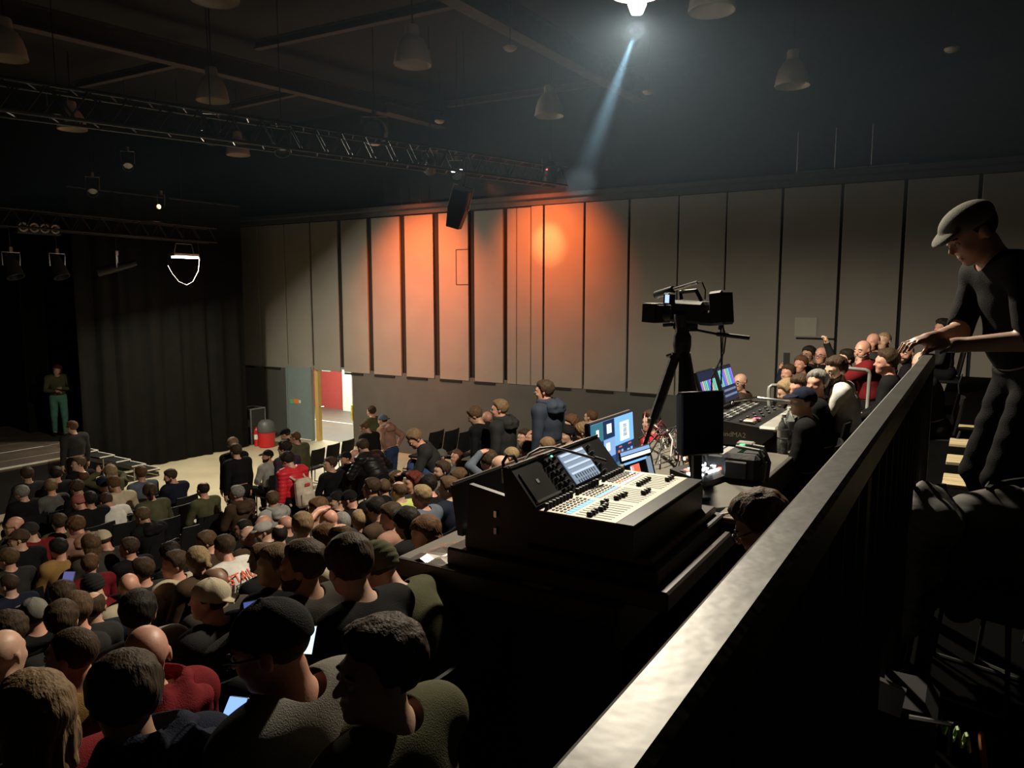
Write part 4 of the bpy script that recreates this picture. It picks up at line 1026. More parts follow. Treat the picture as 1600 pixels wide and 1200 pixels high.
 (763, 722, 'oh', 'md', 'd', 'U', 'person in teal-grey clasping the head left of the desk lamp', dict(group=G2, t=9.2)),
 (782, 729, 'd', 'bd', '', 'P', 'bald man under the gooseneck lamp', dict(group=G2, t=8.8, skin=0)),
 (799, 714, 'd', 'cr', 'y', 'D', 'blond cropped man behind the gooseneck lamp', dict(group=G2, t=9.4)),
 (824, 705, 'd', 'sh', 'b', 'D', 'brown-haired person right of the blond cropped man', dict(group=G2, t=9.7)),
 (855, 698, 'd', 'cr', 'l', 'B', 'fair cropped head just above the console edge', dict(group=G2, t=9.6)),
 (818, 684, 'L', 'sh', 'd', 'C', 'dark-haired person seated before the tall navy coat', dict(group=G2, t=11.0)),
 (831, 684, 'L', 'ba', 'k', 'K', 'man with high forehead next to the tall navy coat', dict(group=G2, t=10.8)),
 (892, 661, 'n', 'cul', 'm', 'K', 'curly brown-haired person right of the tall navy coat', dict(group=G2, t=10.2)),
 (886, 679, 'L', 'bea', 'K', 'K', 'person in black beanie below the curly brown hair', dict(group=G2, t=9.4)),
 (911, 676, 'd', 'cu', 'l', 'C', 'person with light curls beside the lit monitor', dict(group=G2, t=9.2)),
 (923, 652, 'f', 'cr', 'm', 'P', 'cropped ginger head just left of the lit monitor', dict(group=G2, t=11.5)),
 (1016, 660, 'L', 'md', 'd', 'R', 'person in red scarf glimpsed behind the tripod', dict(group=G2, t=9.5)),
 # ---- around the door
 (516, 726, 'L', 'sh', 'd', 'K', 'man in black jacket looking left near the doorway', dict(group=G1, style='loose')),
 (540, 716, 'L', 'cap', 'K', 'C', 'pale man in black cap right of the man looking left near the doorway', dict(group=G1)),
 (553, 712, 'L', 'bd', '', 'K', 'bald man behind the puffer jacket', dict(group=G1, skin=1)),
 (418, 713, 'L', 'cap', 'K', 'L', 'bearded man in black cap and pale hoodie left of the red jacket', dict(group=G1, ex='kbeard', style='loose')),
 # ---- right hand raised rows
 (1306, 579, 'n', 'sh', 'd', 'W', 'smiling bearded man in white shirt on the raised rows', dict(group=G3, t=6.9, ex='beard eye H', hires=True)),
 (1276, 600, 'L', 'sh', 'g', 'K', 'grey-haired man in black with his back to us left of the white shirt', dict(group=G3, t=6.5)),
 (1254, 628, 'l', 'cap', 'N', 'K', 'man in navy cap bending by the lighting desk', dict(group=G3, t=6.0)),
 (1231, 612, 'd', 'sh', 'y', 'G', 'blond person with tattooed hand by the tube rail', dict(group=G3, t=7.4)),
 (1250, 606, 'n', 'sh', 'd', 'K', 'brown-haired person squeezed behind the navy cap', dict(group=G3, t=6.9)),
 (1231, 584, 'L', 'sh', 'd', 'D', 'dark-haired man in dark grey jacket raising a hand by the tube rail', dict(group=G3, t=9.6, style='loose')),
 (1251, 570, 'hp1', 'sh', 'm', 'N', 'pink-faced man in navy holding up a phone', dict(group=G3, t=10.2, skin=1)),
 (1263, 555, 'L', 'sh', 'k', 'C', 'dark-haired man with glasses in the upper raised row', dict(group=G3, t=10.6, ex='gl eye')),
 (1283, 556, 'L', 'bd', '', 'K', 'bald man with glasses in black on the raised rows', dict(group=G3, t=10.2, ex='gl eye')),
 (1322, 562, 'raise', 'sh', 'k', 'K', 'black-haired man behind the white shirt raising a fist', dict(group=G3, t=8.9)),
 (1348, 548, 'chin', 'bd', '', 'M', 'bald man in crimson sweatshirt with hand to his mouth', dict(group=G3, t=8.3, ex='gbeard eye', skin=1, style='loose')),
 (1364, 535, 'L', 'bd', '', 'C', 'bald head behind the crimson sweatshirt', dict(group=G3, t=9.4, skin=1)),
 (1381, 533, 'L', 'cr', 'y', 'C', 'fair shaven head at the right of the bald pair', dict(group=G3, t=9.9, skin=0)),
 (1385, 566, 'w', 'sh', 'd', 'K', 'dark-haired man in black right of the crimson sweatshirt', dict(group=G3, t=7.2)),
 (1416, 553, 'L', 'bd', '', 'K', 'bald man with dark beard looking down by the rail', dict(group=G3, t=8.6, ex='kbeard eye')),
 (1472, 513, 'l', 'md', 'k', 'C', 'dark-haired person behind the hands on the rail', dict(group=G3, t=10.5)),
 (1156, 598, 'L', 'bd', '', 'B', 'bald man with glasses behind the lighting desk screen', dict(group=G3, t=9.5, ex='gl eye', skin=0)),
 (1440, 568, 'n', 'bd', '', 'K', 'pale face peeking over the rail below the hands', dict(group=G3, t=7.9, skin=0)),
 # ---- standing
 (368, 705, 'S', 'sh', 'd', 'K', 'man in black jacket standing with his back to us on the pale floor', dict(group=G4, style='loose', t=13.0)),
 (364, 695, 'Sr', 'sh', 'l', 'K', 'fair man standing face to face with the black jacket', dict(group=G4, t=13.9)),
 (446, 679, 'Sd', 'cap', 'K', 'K', 'man in dark cap and black hoodie standing by the bin', dict(group=G4, style='loose', ex='hood', t=14.0)),
 (461, 684, 'Sl', 'cr', 'm', 'O', 'short-haired man in olive sweater standing by the door', dict(group=G4, style='loose', t=13.8)),
 (444, 701, 'Sl', 'md', 'k', 'V', 'person with black hair in a dark plum top behind the red jacket', dict(group=G4, t=13.0)),
 (449, 720, 'Sd', 'md', 'k', 'R', 'person in bright red jacket carrying a white backpack', dict(group=G4, style='puffer', t=11.9)),
 (567, 699, 'Sb', 'sh', 'd', 'K', 'person bending forward in a black puffer jacket', dict(group=G4, style='puffer', t=12.6)),
 (580, 643, 'S', 'sh', 'd', 'O', 'man in brown-olive tee walking along the wall', dict(group=G4, style='tee', sl='short', t=17.2)),
 (598, 657, 'Sh', 'bcap', 'U', 'P', 'man in dusty pink hoodie and blue cap with hand on hip', dict(group=G4, style='loose', ex='hood', t=15.4, leg='J')),
 (570, 668, 'Sd', 'cr', 'b', 'K', 'man in black stooping left of the dusty pink hoodie', dict(group=G4, t=14.8)),
 (648, 686, 'sq', 'sh', 'l', 'C', 'young man in dark zip jacket perched with knees up looking down', dict(group=G4, t=10.6, style='loose', leg='J', ex='eye', yaw=35)),
 (742, 650, 'Sd', 'sh', 'b', 'K', 'young man in black with a backpack looking down by the wall', dict(group=G4, t=12.0, yaw=0)),
 (761, 654, 'Sr', 'bd', '', 'G', 'grey-bearded bald man between the two men in black', dict(group=G4, t=13.5, skin=1, ex='gbeard')),
 (780, 640, 'Sl', 'sh', 'l', 'C', 'fair-haired man in charcoal hoodie standing by the wall', dict(group=G4, t=11.3, style='loose', ex='hood')),
 (850, 612, 'Sl', 'sh', 'd', 'A', 'tall man in navy hooded coat with tied-back hair', dict(group=G4, t=10.2, style='loose', ex='hood eye')),
 (112, 668, 'Sl', 'sh', 'm', 'C', 'man in dark suit standing at the stage front', dict(group=G4, t=15.2, style='loose')),
 (90, 590, 'Sw', 'lg', 'r', 'O', 'woman in green trousers on the stage fixing something at her waist', dict(group=G4, t=17.6, leg='GREEN', skin=0, z0=.9, yaw=150)),
 (1190, 823, 'desk', 'md', 'b', 'K', 'desk operator with curly hair and glasses half hidden by the rail', dict(group=None, t=3.0, hires=True, ex='gl')),
 (1519, 364, 'rail', 'fcap', 'F', 'K', 'man in grey flat cap leaning both hands on the guard rail', dict(group=None, t=3.3, hires=True, sl='short', style='tee', yaw=24, skin=0, sc=1.03)),
]
CC['GREEN'] = (.10, .27, .19)
ppl = {}
for q in PE:
    kw = dict(q[7]); e, tp, HM = person(*q[:7], **kw); ppl[q[6]] = (e, tp, HM)
print('people', len(PE))
# ================================================================ SEATS
M_SEAT = mat('seat_black', (0.010, 0.010, 0.011), 0.6, spec=.2)
def make_chair():
    t = thing('audience_seat', (0, 0, 0), '', 'chair', '')
    m = MB(); n = 8; vs = []; fs = []      # slightly curved back shell
    for side in (0, 1):
        for j in range(5):
            for i in range(n + 1):
                u = -1 + 2 * i / n; y = u * .225 * (1 if 0 < j < 4 else .94); z = .50 + .36 * j / 4
                vs.append((-.17 - .06 * (j / 4) + .035 * u * u - .018 * side, y, z))
    k = n + 1
    for side in (0, 1):
        for j in range(4):
            for i in range(n):
                a = side * 5 * k + j * k + i; fs.append((a, a + 1, a + k + 1, a + k))
    for i in range(n): fs.append((i, i + 1, 5 * k + i + 1, 5 * k + i)); fs.append((4 * k + i, 4 * k + i + 1, 9 * k + i + 1, 9 * k + i))
    for j in range(4): fs.append((j * k, (j + 1) * k, 5 * k + (j + 1) * k, 5 * k + j * k)); fs.append((j * k + n, (j + 1) * k + n, 5 * k + (j + 1) * k + n, 5 * k + j * k + n))
    m.add(vs, fs).build('backrest', M_SEAT, t, smooth=True)
    MB().box((.03, 0, .425), (.42, .44, .045), bev=.015).build('seat', M_SEAT, t)
    for s in (-1, 1): MB().tube([(-.2, s * .21, .55), (-.16, s * .21, .40), (-.2, s * .21, .01), (.2, s * .21, .01), (.18, s * .21, .41)], .012, 6).build('leg', M_BLACK, t, smooth=True)
    return t
ch0 = make_chair(); used = [False]
def chair(loc, rz, label, group):
    c = ch0 if not used[0] else copy_tree(ch0); used[0] = True
    c.location = loc; c.rotation_euler = (0, 0, rz); c['label'] = label; c['group'] = group
    return c
for (loc, rz, lb) in CHAIRS: chair(loc, rz, ' '.join(('black seat under the ' + lb).split()[:16]), 'occupied audience seats')
for px, py, lab in [(497, 714, 'empty black seat nearest the bearded cap, first of three by the doorway'), (521, 706, 'empty black seat in the middle of the three by the doorway'), (544, 699, 'empty black seat closest to the doorway'),
                    (682, 690, 'empty dark seat behind the man with knees up'), (706, 688, 'empty dark seat above the grey cap'), (728, 690, 'empty dark seat left of the backpack man')]:
    p = atz(px, py, .68) if px < 600 else at(px, py, 12.6 if px > 650 else 14.6); z = 0 if px < 600 else p.z - .68
    chair((p.x - .2, p.y, z), math.pi + R_(5), lab, 'empty audience seats')
for px, py, lab in [(202, 822, 'empty bluish-black seat behind the white shirt'), (283, 806, 'empty black seat below the olive shirt'), (306, 838, 'empty black seat left of the brown coat'), (330, 822, 'empty black seat right of the olive shirt')]:
    p = atz(px, py, .68); chair((p.x - .2, p.y, 0), math.pi, lab, 'empty audience seats')

# ================================================================ MIXING POSITION
TZ, TX0, TX1, TY0, TY1 = 2.9, -2.4, -1.2, 2.8, 8.04
M_TABLE = mat('desk_dark_wood', (0.040, 0.030, 0.026), 0.4, var=.3, scale=3, stretch=(1, 6, 1))
M_TOPG = mat('desk_top_grey', (0.13, 0.12, 0.10), 0.5, var=.15, scale=3)
tb = thing('control_desk', (-1.8, 5.4, 1.2), 'long black control desk carrying the mixing equipment', 'desk'); o_ = tb.location
MB(o_).span((TX0, TY0, TZ - .06), (TX1, TY1, TZ), .008).build('desk_top', M_TOPG, tb)
MB(o_).span((TX0, TY0 + .02, 1.72), (TX1, TY0 + .05, TZ - .06)).build('front_panel', M_MATTE, tb)
MB(o_).span((TX0, TY0 + .04, 1.72), (TX0 + .03, TY1, TZ - .06)).build('side_panel', M_MATTE, tb)
MB(o_).span((TX0, TY0 - .015, TZ - .075), (TX1, TY0 + .015, TZ + .012), .004).build('edge_strip', M_TABLE, tb)
MB(o_).span((TX1 - .02, TY0, TZ - .19), (TX1 + .015, TY1, TZ + .005), .004).build('edge_board', mat('desk_edge', (.05, .048, .042), .5), tb)
for y in (2.95, 4.6, 6.3, 7.95): MB(o_).span((TX1 - .12, y - .04, 1.9), (TX1 - .06, y + .04, TZ - .06)).build('leg', M_BLACK, tb)
# transport tray of the console
cs = thing('console_case', (-1.6, 3.35, TZ), 'black flight case tray the mixing console sits in', 'case'); o_ = cs.location
MB(o_).span((-2.12, 2.86, TZ + .002), (-1.0, 3.98, TZ + .09), .01).build('tray', M_TABLE, cs)
MB(o_).span((-2.04, 2.90, TZ + .09), (-1.06, 3.90, TZ + .16), .008).build('tray_rim', M_BLACK, cs)
MB(o_).span((-1.98, 2.93, TZ + .16), (-1.10, 3.86, TZ + .2), .006).build('foam_bed', M_TABLE, cs)
MB(o_).prism([(-2.0, 2.86, 3.06), (-1.66, 2.86, 3.06), (-1.66, 2.86, 3.27), (-1.98, 2.86, 3.32)], (0, .03, 0)).build('side_board', M_DARK, cs)
MB(o_).prism([(-2.02, 2.86, 3.06), (-2.02, 3.95, 3.06), (-2.06, 3.95, 3.30), (-2.06, 2.86, 3.30)], (-.03, 0, 0)).build('rear_board', M_DARK, cs)
MB(o_).tube([(-2.07, 2.86, 3.31), (-2.07, 3.95, 3.31)], .010, 6).build('edge_profile', M_CHROME, cs)
for z in (3.12, 3.2): MB(o_).box((-1.83, 2.852, z), (.014, .008, .03)).build('latch', M_CHROME, cs)
MB(o_).box((-1.88, 2.9, 3.1), (.05, .02, .012)).build('latch', M_CHROME, cs)
# console
M_FACE = mat('console_cream', (0.60, 0.56, 0.46), 0.45, var=.03)
M_KEY = mat('key_grey', (0.10, 0.10, 0.095), .5, var=0)
CZ = 3.25; CX0, CX1, CY0, CY1 = -1.60, -1.150, 2.82 + .03, 3.78
mx = thing('mixing_console', (-1.45, 3.3, TZ + .2), 'large digital mixing console with cream fader panel and sloping screen', 'console'); o_ = mx.location
MB(o_).prism([(CX0 - .16, CY0, 3.1), (CX1 + .0, CY0, 3.1), (CX1 + .0, CY0, CZ - .02), (CX1 - .02, CY0, CZ - .004), (CX0, CY0, CZ - .004), (CX0 - .15, CY0, CZ + .175), (CX0 - .19, CY0, CZ + .175)], (0, CY1 - CY0, 0)).build('chassis', M_DARK, mx)
pan = MB(o_).span((CX0, CY0, CZ - .004), (CX1 - .08, CY1, CZ + .004), .002).build('fader_panel', M_FACE, mx)
MB(o_).span((CX1 - .08, CY0, CZ - .004), (CX1, CY1, CZ + .004), .002).build('palm_rest', mat('palm_black', (.03, .03, .03), .3, var=.4, scale=20), mx)
def cp(u, w, dz=0): return Vector((CX0 + (CX1 - .08 - CX0) * w, CY0 + (CY1 - CY0) * u, CZ + .004 + dz))
banks = [(.02, .31), (.35, .62), (.67, .96)]
M_LCDB = mat('lcd_blue', (.2, .5, .9), .3, var=0, emit=(.25, .6, 1), estr=.9); M_LCDW = mat('lcd_white', (.8, .9, 1), .3, var=0, emit=(.75, .9, 1), estr=.8); M_LCDR = mat('lcd_red', (.8, .2, .15), .3, var=0, emit=(1, .2, .12), estr=.5)
M_SLOTL = mat('slot_line', (.10, .09, .08), .6, var=0)
rnd = random.Random(4)
for bi, (u0, u1) in enumerate(banks):
    for k in range(8):
        u = u0 + (u1 - u0) * (k + .5) / 8
        MB(o_).lathe([(.0105, 0), (.0105, .022), (.009, .026), (0, .026)], cp(u, .06), 10).build('encoder_knob', M_BLACK, mx, smooth=True)
        for wk in (.15, .20, .26):
            MB(o_).box(cp(u, wk, .002), (.009, .013, .005)).build('button', M_KEY if not (bi == 2 and wk == .26 and k < 3) else M_LCDR, mx)
        if k < 8:
            MB(o_).box(cp(u, .36, .001), (.022, .024, .003)).build('scribble_display', (M_LCDB, M_LCDB, M_LCDW)[bi], mx)
            MB(o_).box(cp(u, .315, .001), (.009, .016, .004)).build('button', M_KEY if bi != 2 else M_LCDR, mx)
            MB(o_).box(cp(u, .395, .001), (.004, .024, .002)).build('colour_bar', M_LCDB if bi == 0 else M_LCDR, mx)
        MB(o_).box(cp(u, .68, .0008), (.17, .003, .0015)).build('fader_slot', M_SLOTL, mx)
        wv = {0: .62 + .03 * rnd.random() if k < 6 else .55, 1: .60 + .02 * rnd.random() if k < 4 else .80, 2: .58 if k < 5 else .82}[bi]
        if not (bi == 1 and k in (4,)):
            m_ = MB(o_).box(cp(u, wv, .010), (.026, .018, .016), bev=.004)
            f_ = m_.build('fader_cap', M_BLACK, mx)
            MB(o_).box(cp(u, wv, .0186), (.006, .014, .002)).build('cap_line', M_WHITE, f_)
for k in range(10):
    for j in range(2): MB(o_).box(cp(.70 + k * .027, .12 + j * .05, .002), (.009, .014, .004)).build('button', M_KEY, mx)
for u, w in ((.985, .02), (.955, .04)): MB(o_).lathe([(.014, 0), (.013, .03), (0, .031)], cp(u, w), 12).build('encoder_knob', M_BLACK, mx, smooth=True)
MB(o_).box(cp(.94, .22, .001), (.02, .05, .002)).build('small_display', M_LCDW, mx)
# sloping bridge with screen
A0, A1 = Vector((CX0, 0, CZ)), Vector((CX0 - .15, 0, CZ + .175)); su = (A1 - A0).normalized(); sn = Vector((su.z, 0, -su.x))
def bp(u, v, dn=0): return A0 + (A1 - A0) * v + sn * dn + Vector((0, CY0 + (CY1 - CY0) * u, 0))
MS = Matrix((su, Vector((0, 1, 0)), sn)).transposed()
M_SCR = mat('console_screen', (.25, .32, .42), .25, var=.0, emit=(.32, .42, .58), estr=.55); M_SCRB = mat('console_screen_band', (.5, .6, .7), .25, var=0, emit=(.5, .62, .8), estr=.9)
sc_ = MB(o_).box(bp(.60, .52, .002), (.17, .27, .006), MS).build('touch_screen', M_SCR, mx)
for k in range(5): MB(o_).box(bp(.60, .84 - k * .15, .006), (.010, .25, .002), MS).build('screen_band', M_SCRB if k < 4 else M_SCR, sc_)
for k in range(9): MB(o_).box(bp(.49 + k * .028, .24, .006), (.05, .006, .002), MS).build('screen_meter', M_KEY, sc_)
for r_ in range(6):
    for c_ in range(3): MB(o_).lathe([(.010, 0), (.009, .02), (0, .021)], bp(.30 + c_ * .045, .15 + r_ * .14), 8, Matrix((Vector((0, 1, 0)).cross(sn), Vector((0, 1, 0)), sn)).transposed()).build('rotary_knob', M_BLACK, mx, smooth=True)
for r_ in range(5): MB(o_).lathe([(.011, 0), (.010, .02), (0, .021)], bp(.80, .15 + r_ * .17), 8, Matrix((Vector((0, 1, 0)).cross(sn), Vector((0, 1, 0)), sn)).transposed()).build('rotary_knob', M_BLACK, mx, smooth=True)
MB(o_).box(bp(.40, .93, .003), (.008, .012, .003), MS).build('green_indicator', mat('green_led', (.1, .8, .5), .4, var=0, emit=(.2, 1, .6), estr=2.5), mx)
MB(o_).box(bp(.14, .5, .002), (.15, .20, .004), MS).build('control_plate', mat('plate_dark', (.035, .032, .032), .35), mx)
MB(o_).box(bp(.14, .55, .005), (.02, .02, .002), MS).build('printed_logo', mat('logo_grey', (.3, .3, .3), .5, var=.6, scale=200), mx)
MB(o_).box(bp(.13, .15, .012), (.012, .22, .012), MS).build('holder_bar', M_STEEL, mx)
MB(o_).tube([bp(0, 1.02, 0), bp(1, 1.02, 0)], .008, 6).build('top_trim', M_CHROME, mx)
# gooseneck lamp
gb = bp(.06, .98); g = thing('gooseneck_lamp', gb, 'thin black gooseneck lamp arching over the console', 'lamp')
P_ = [at(788, 742, 3.45), at(786, 722, 3.45), at(792, 712, 3.46), at(802, 712, 3.5), at(808, 722, 3.52)]
MB(gb).tube(P_, .008, 8).build('cable_loop', M_BLACK, g, smooth=True)
P_ = [at(815, 726, 3.55), at(826, 710, 3.6), at(842, 701, 3.66), at(862, 699, 3.72), at(885, 704, 3.76), at(910, 711, 3.8), at(930, 717, 3.84)]
MB(gb).tube(P_, .007, 8).build('flexible_neck', M_BLACK, g, smooth=True)
MB(gb).tube([at(928, 716, 3.84), at(945, 721, 3.88)], .013, 8).build('lamp_head', M_BLACK, g)
MB(gb).lathe([(.016, -.03), (.016, .03), (0, .03)], at(789, 744, 3.46), 10).build('connector', M_CHROME, g)

def screen_frame(label, name, c, w, h, yaw, tilt, m_scr, depth=.035, stand=None, cat='monitor', bez=.012):
    t = thing(name, c, label, cat); t.rotation_euler = (0, R_(tilt), R_(yaw))    # faces +x
    MB().box((-depth / 2, 0, 0), (depth, w, h), bev=.008).build('housing', M_DARK, t)
    s_ = MB().box((.001, 0, 0), (.004, w - 2 * bez, h - 2 * bez)).build('screen', m_scr, t)
    return t, s_
def em(n, c, s): return mat(n, tuple(v * .3 for v in c), .4, var=0, emit=c, estr=s)
# lit multiview monitor
c = Vector((-1.76, 4.03, 3.40))
t, s_ = screen_frame('lit monitor showing a blue multi-picture layout', 'monitor', c, .62, .385, 0, -4, em('scr_blue', (.06, .16, .42), .9))
def tile(x0, x1, y0, y1, m, par=s_, W_=.596, H_=.361, d=.004): MB().box((d, -W_ / 2 + W_ * (x0 + x1) / 2, H_ / 2 - H_ * (y0 + y1) / 2), (.002, W_ * (x1 - x0) - .004, H_ * (y1 - y0) - .004)).build('picture_tile', m, par)
T_TEAL, T_DK, T_SKY, T_WH, T_NAVY, T_RED, T_GRN, T_YEL, T_MID = em('t_teal', (.06, .25, .32), .8), em('t_dark', (.02, .05, .14), .7), em('t_sky', (.22, .5, .95), 1.2), em('t_white', (.85, .95, 1), 1.3), em('t_navy', (.03, .09, .27), .8), em('t_red', (1, .2, .12), .9), em('t_green', (.15, .55, .35), .7), em('t_yellow', (.9, .85, .3), .9), em('t_mid', (.3, .5, .85), 1)
tile(0, .265, 0, .3, T_TEAL); tile(.265, .53, 0, .3, T_DK); tile(.53, 1, 0, .47, T_SKY); tile(0, .265, .3, .6, T_DK); tile(.265, .53, .3, .6, T_MID)
tile(0, .265, .6, .8, T_NAVY); tile(.265, .53, .6, .83, T_NAVY); tile(.53, .77, .47, .74, T_DK); tile(.77, 1, .47, .74, T_DK); tile(.53, .77, .74, 1, T_TEAL); tile(.77, 1, .74, .88, em('t_purple', (.25, .25, .6), .8)); tile(.77, 1, .88, 1, T_GRN); tile(.265, .53, .83, 1, T_MID)
for q in ((.65, .88, .1, .42, T_WH), (.72, .82, .14, .36, T_DK), (.72, .82, .2, .225, T_YEL), (.72, .82, .28, .305, T_YEL), (.66, .70, .14, .34, T_MID), (.84, .87, .14, .34, T_MID), (.67, .86, .385, .4, T_RED), (.10, .16, .1, .22, T_WH), (.34, .45, .06, .22, T_WH), (.04, .18, .36, .52, T_WH), (.20, .225, .4, .55, T_YEL), (.31, .4, .36, .5, T_WH),
          (.58, .63, .55, .66, T_RED), (.66, .71, .55, .66, T_MID), (.61, .68, .49, .52, T_RED), (.84, .92, .49, .52, T_RED), (.81, .87, .58, .66, T_MID), (.9, .95, .57, .63, T_MID), (.57, .62, .84, .95, T_WH), (.67, .72, .8, .92, T_WH)): tile(*q[:4], q[4], d=.0065)
MB().box((-.05, 0, -.26), (.03, .07, .2)).build('stand_neck', M_DARK, t)
MB().box((-.03, 0, -.40), (.2, .26, .02), bev=.006).build('stand_foot', M_DARK, t)
t.location.z = TZ + .408
# laptop
c = at(1004, 730, 4.35)
t = thing('laptop', (c.x, c.y, TZ + .2), 'open laptop with dark interface beside the console', 'laptop'); t.rotation_euler = (0, 0, R_(-8))
MB().box((.12, 0, -.0), (.24, .34, .018), bev=.005).build('keyboard_base', M_DARK, t)
l_ = MB().box((-.03, 0, .115), (.012, .34, .225), Matrix.Rotation(R_(-16), 3, 'Y'), bev=.004).build('lid', M_DARK, t)
Ms = Matrix.Rotation(R_(-16), 3, 'Y')
for (y, z, w, h, m_) in ((0, .21, .32, .02, T_MID), (0, .185, .32, .02, T_WH), (-.02, .155, .26, .012, T_SKY), (.12, .10, .05, .12, em('t_grey', (.3, .4, .5), .7)), (-.04, .09, .09, .1, T_RED), (-.075, .09, .03, .09, T_WH)):
    MB().box(Vector((-.022 - (z - .115) * .287, y, z)), (.004, w, h), Ms).build('screen_window', m_, l_)
MB().box((0.05, 0, -.105), (.2, .3, .19), bev=.01).build('riser_block', M_BLACK, t)
# dark monitor with its back to us
c = at(1099, 662, 4.75)
t, s_ = screen_frame('dark switched-off monitor between camera tripod and lighting desk', 'monitor', c, .30, .40, -42, -3, mat('screen_off', (.006, .006, .007), .25, var=0), depth=.05)
MB().box((-.06, -.12, 0), (.06, .05, .38), bev=.01).build('rear_cover', mat('blueish_plastic', (.03, .035, .06), .5), t)
MB().box((-.08, 0, -.28), (.03, .06, .24)).build('stand_neck', M_DARK, t)
MB().box((-.1, 0, TZ - c.z + .012), (.16, .14, .02), bev=.006).build('stand_foot', M_DARK, t)
MB().box((-.02, 0, .201), (.05, .3, .004)).build('top_edge', M_STEEL, t)
# lighting desk
t = thing('lighting_desk', (-1.68, 7.1, TZ + .0), 'dark lighting desk with grey palm rest and raised touch screens', 'console'); o_ = t.location
LZ = 3.1; lx0, lx1, ly0, ly1 = -2.0, -1.37, 6.42, 7.62
MB(o_).prism([(lx0, ly0, TZ + .03), (lx1 - .12, ly0, TZ + .03), (lx1, ly0, LZ - .06), (lx1, ly0, LZ - .01), (lx1 - .12, ly0, LZ), (lx0, ly0, LZ + .05)], (0, ly1 - ly0, 0)).build('chassis', M_DARK, t)
MB(o_).span((lx1 - .13, ly0 - .005, LZ - .03), (lx1 + .03, ly1, LZ + .012), .02).build('palm_rest', mat('palm_grey', (.30, .30, .27), .45), t)
for y in (6.55, 7.5): MB(o_).box((lx0 + .3, y, TZ + .016), (.4, .06, .03)).build('foot', M_RUBBER, t)
for k in range(15):
    y = ly0 + .08 + k * .075
    MB(o_).box((lx0 + .38, y, LZ + .022), (.16, .008, .006)).build('fader_slot', M_STEEL, t)
    MB(o_).box((lx0 + .34 + .05 * ((k * 7) % 3), y, LZ + .034), (.028, .02, .018), bev=.004).build('fader_cap', M_BLACK, t)
    for j in range(3): MB(o_).box((lx0 + .14 + j * .045, y, LZ + .047), (.028, .045, .008)).build('key', (M_KEY if (k + j) % 3 else mat('key_pale', (.4, .4, .38), .5, var=0)), t)
MB(o_).box((lx0 + .42, ly0 + .28, LZ + .028), (.06, .12, .004)).build('tape_label', mat('pink_tape', (.7, .15, .4), .6, var=0), t)
MB(o_).box((lx0 + .40, ly0 + .14, LZ + .03), (.09, .12, .02), bev=.01).build('candy_wrapper', mat('wrapper', (.5, .3, .22), .4, var=.5, scale=40), t)
MB(o_).tube([(lx0 + .06, ly1 - .35, LZ + .06), (lx0 + .06, ly1 - .35, LZ + .09), (lx0 + .2, ly1 + .02, LZ + .09), (lx1 - .1, ly1 + .03, LZ + .07), (lx1 - .08, ly1, LZ)], .014, 8).build('carry_handle', M_CHROME, t, smooth=True)
def txt(s, size, name, m, parent, mw, extr=.001):
    cu = bpy.data.curves.new(name, 'FONT'); cu.body = s; cu.size = size; cu.extrude = extr; cu.align_x = 'CENTER'; cu.align_y = 'CENTER'
    ob = bpy.data.objects.new(name, cu); COL.objects.link(ob)
    dg = bpy.context.evaluated_depsgraph_get(); me = bpy.data.meshes.new_from_object(ob.evaluated_get(dg)); me.name = name
    bpy.data.objects.remove(ob); q = obj(name, me, m, parent); q.matrix_local = mw
    return q
txt('grandMA2', .06, 'lettering', mat('print_pale', (.5, .48, .4), .5, var=0), t, Matrix.Translation(Vector((lx0 + .28, ly0 - .002, TZ + .12)) - o_) @ Matrix.Rotation(R_(90), 4, 'X'))
# its two screens
for (px, py, tt, w, h, lab, kind) in ((1118, 613, 7.2, .40, .30, 'left', 0), (1135, 606, 7.3, .42, .34, 'right', 1)):
    if kind == 0: c = Vector((-2.02, 6.72, 3.36))
    else: c = Vector((-2.0, 7.24, 3.36))
    M2 = Matrix.Rotation(R_(-18), 3, 'Y')
    s_ = MB(o_).box(c, (.03, .50, .36), M2, bev=.008).build('screen_housing', M_DARK, t)
    MB(o_).box(c + M2 @ Vector((.017, 0, 0)), (.003, .47, .33), M2).build('display', em('ma_dark', (.02, .03, .08), .6), s_)
    for k in range(9):
        cl = [em('ma_p', (.35, .2, .95), 1), em('ma_c', (.15, .6, .7), 1), em('ma_b', (.12, .2, .95), 1), em('ma_y', (.7, .6, .25), 1), em('ma_g', (.25, .7, .4), 1)][(k * 3 + kind) % 5]
        MB(o_).box(c + M2 @ Vector((.0195, -.2 + k * .05, .06 if kind else .02)), (.002, .032, .16 if kind else .12), M2).build('colour_tile', cl, s_)
    for k in range(2): MB(o_).box(c + M2 @ Vector((.0195, 0, -.06 - k * .05)), (.002, .4, .02), M2).build('text_row', em('ma_t', (.2, .3, .5), .7), s_)
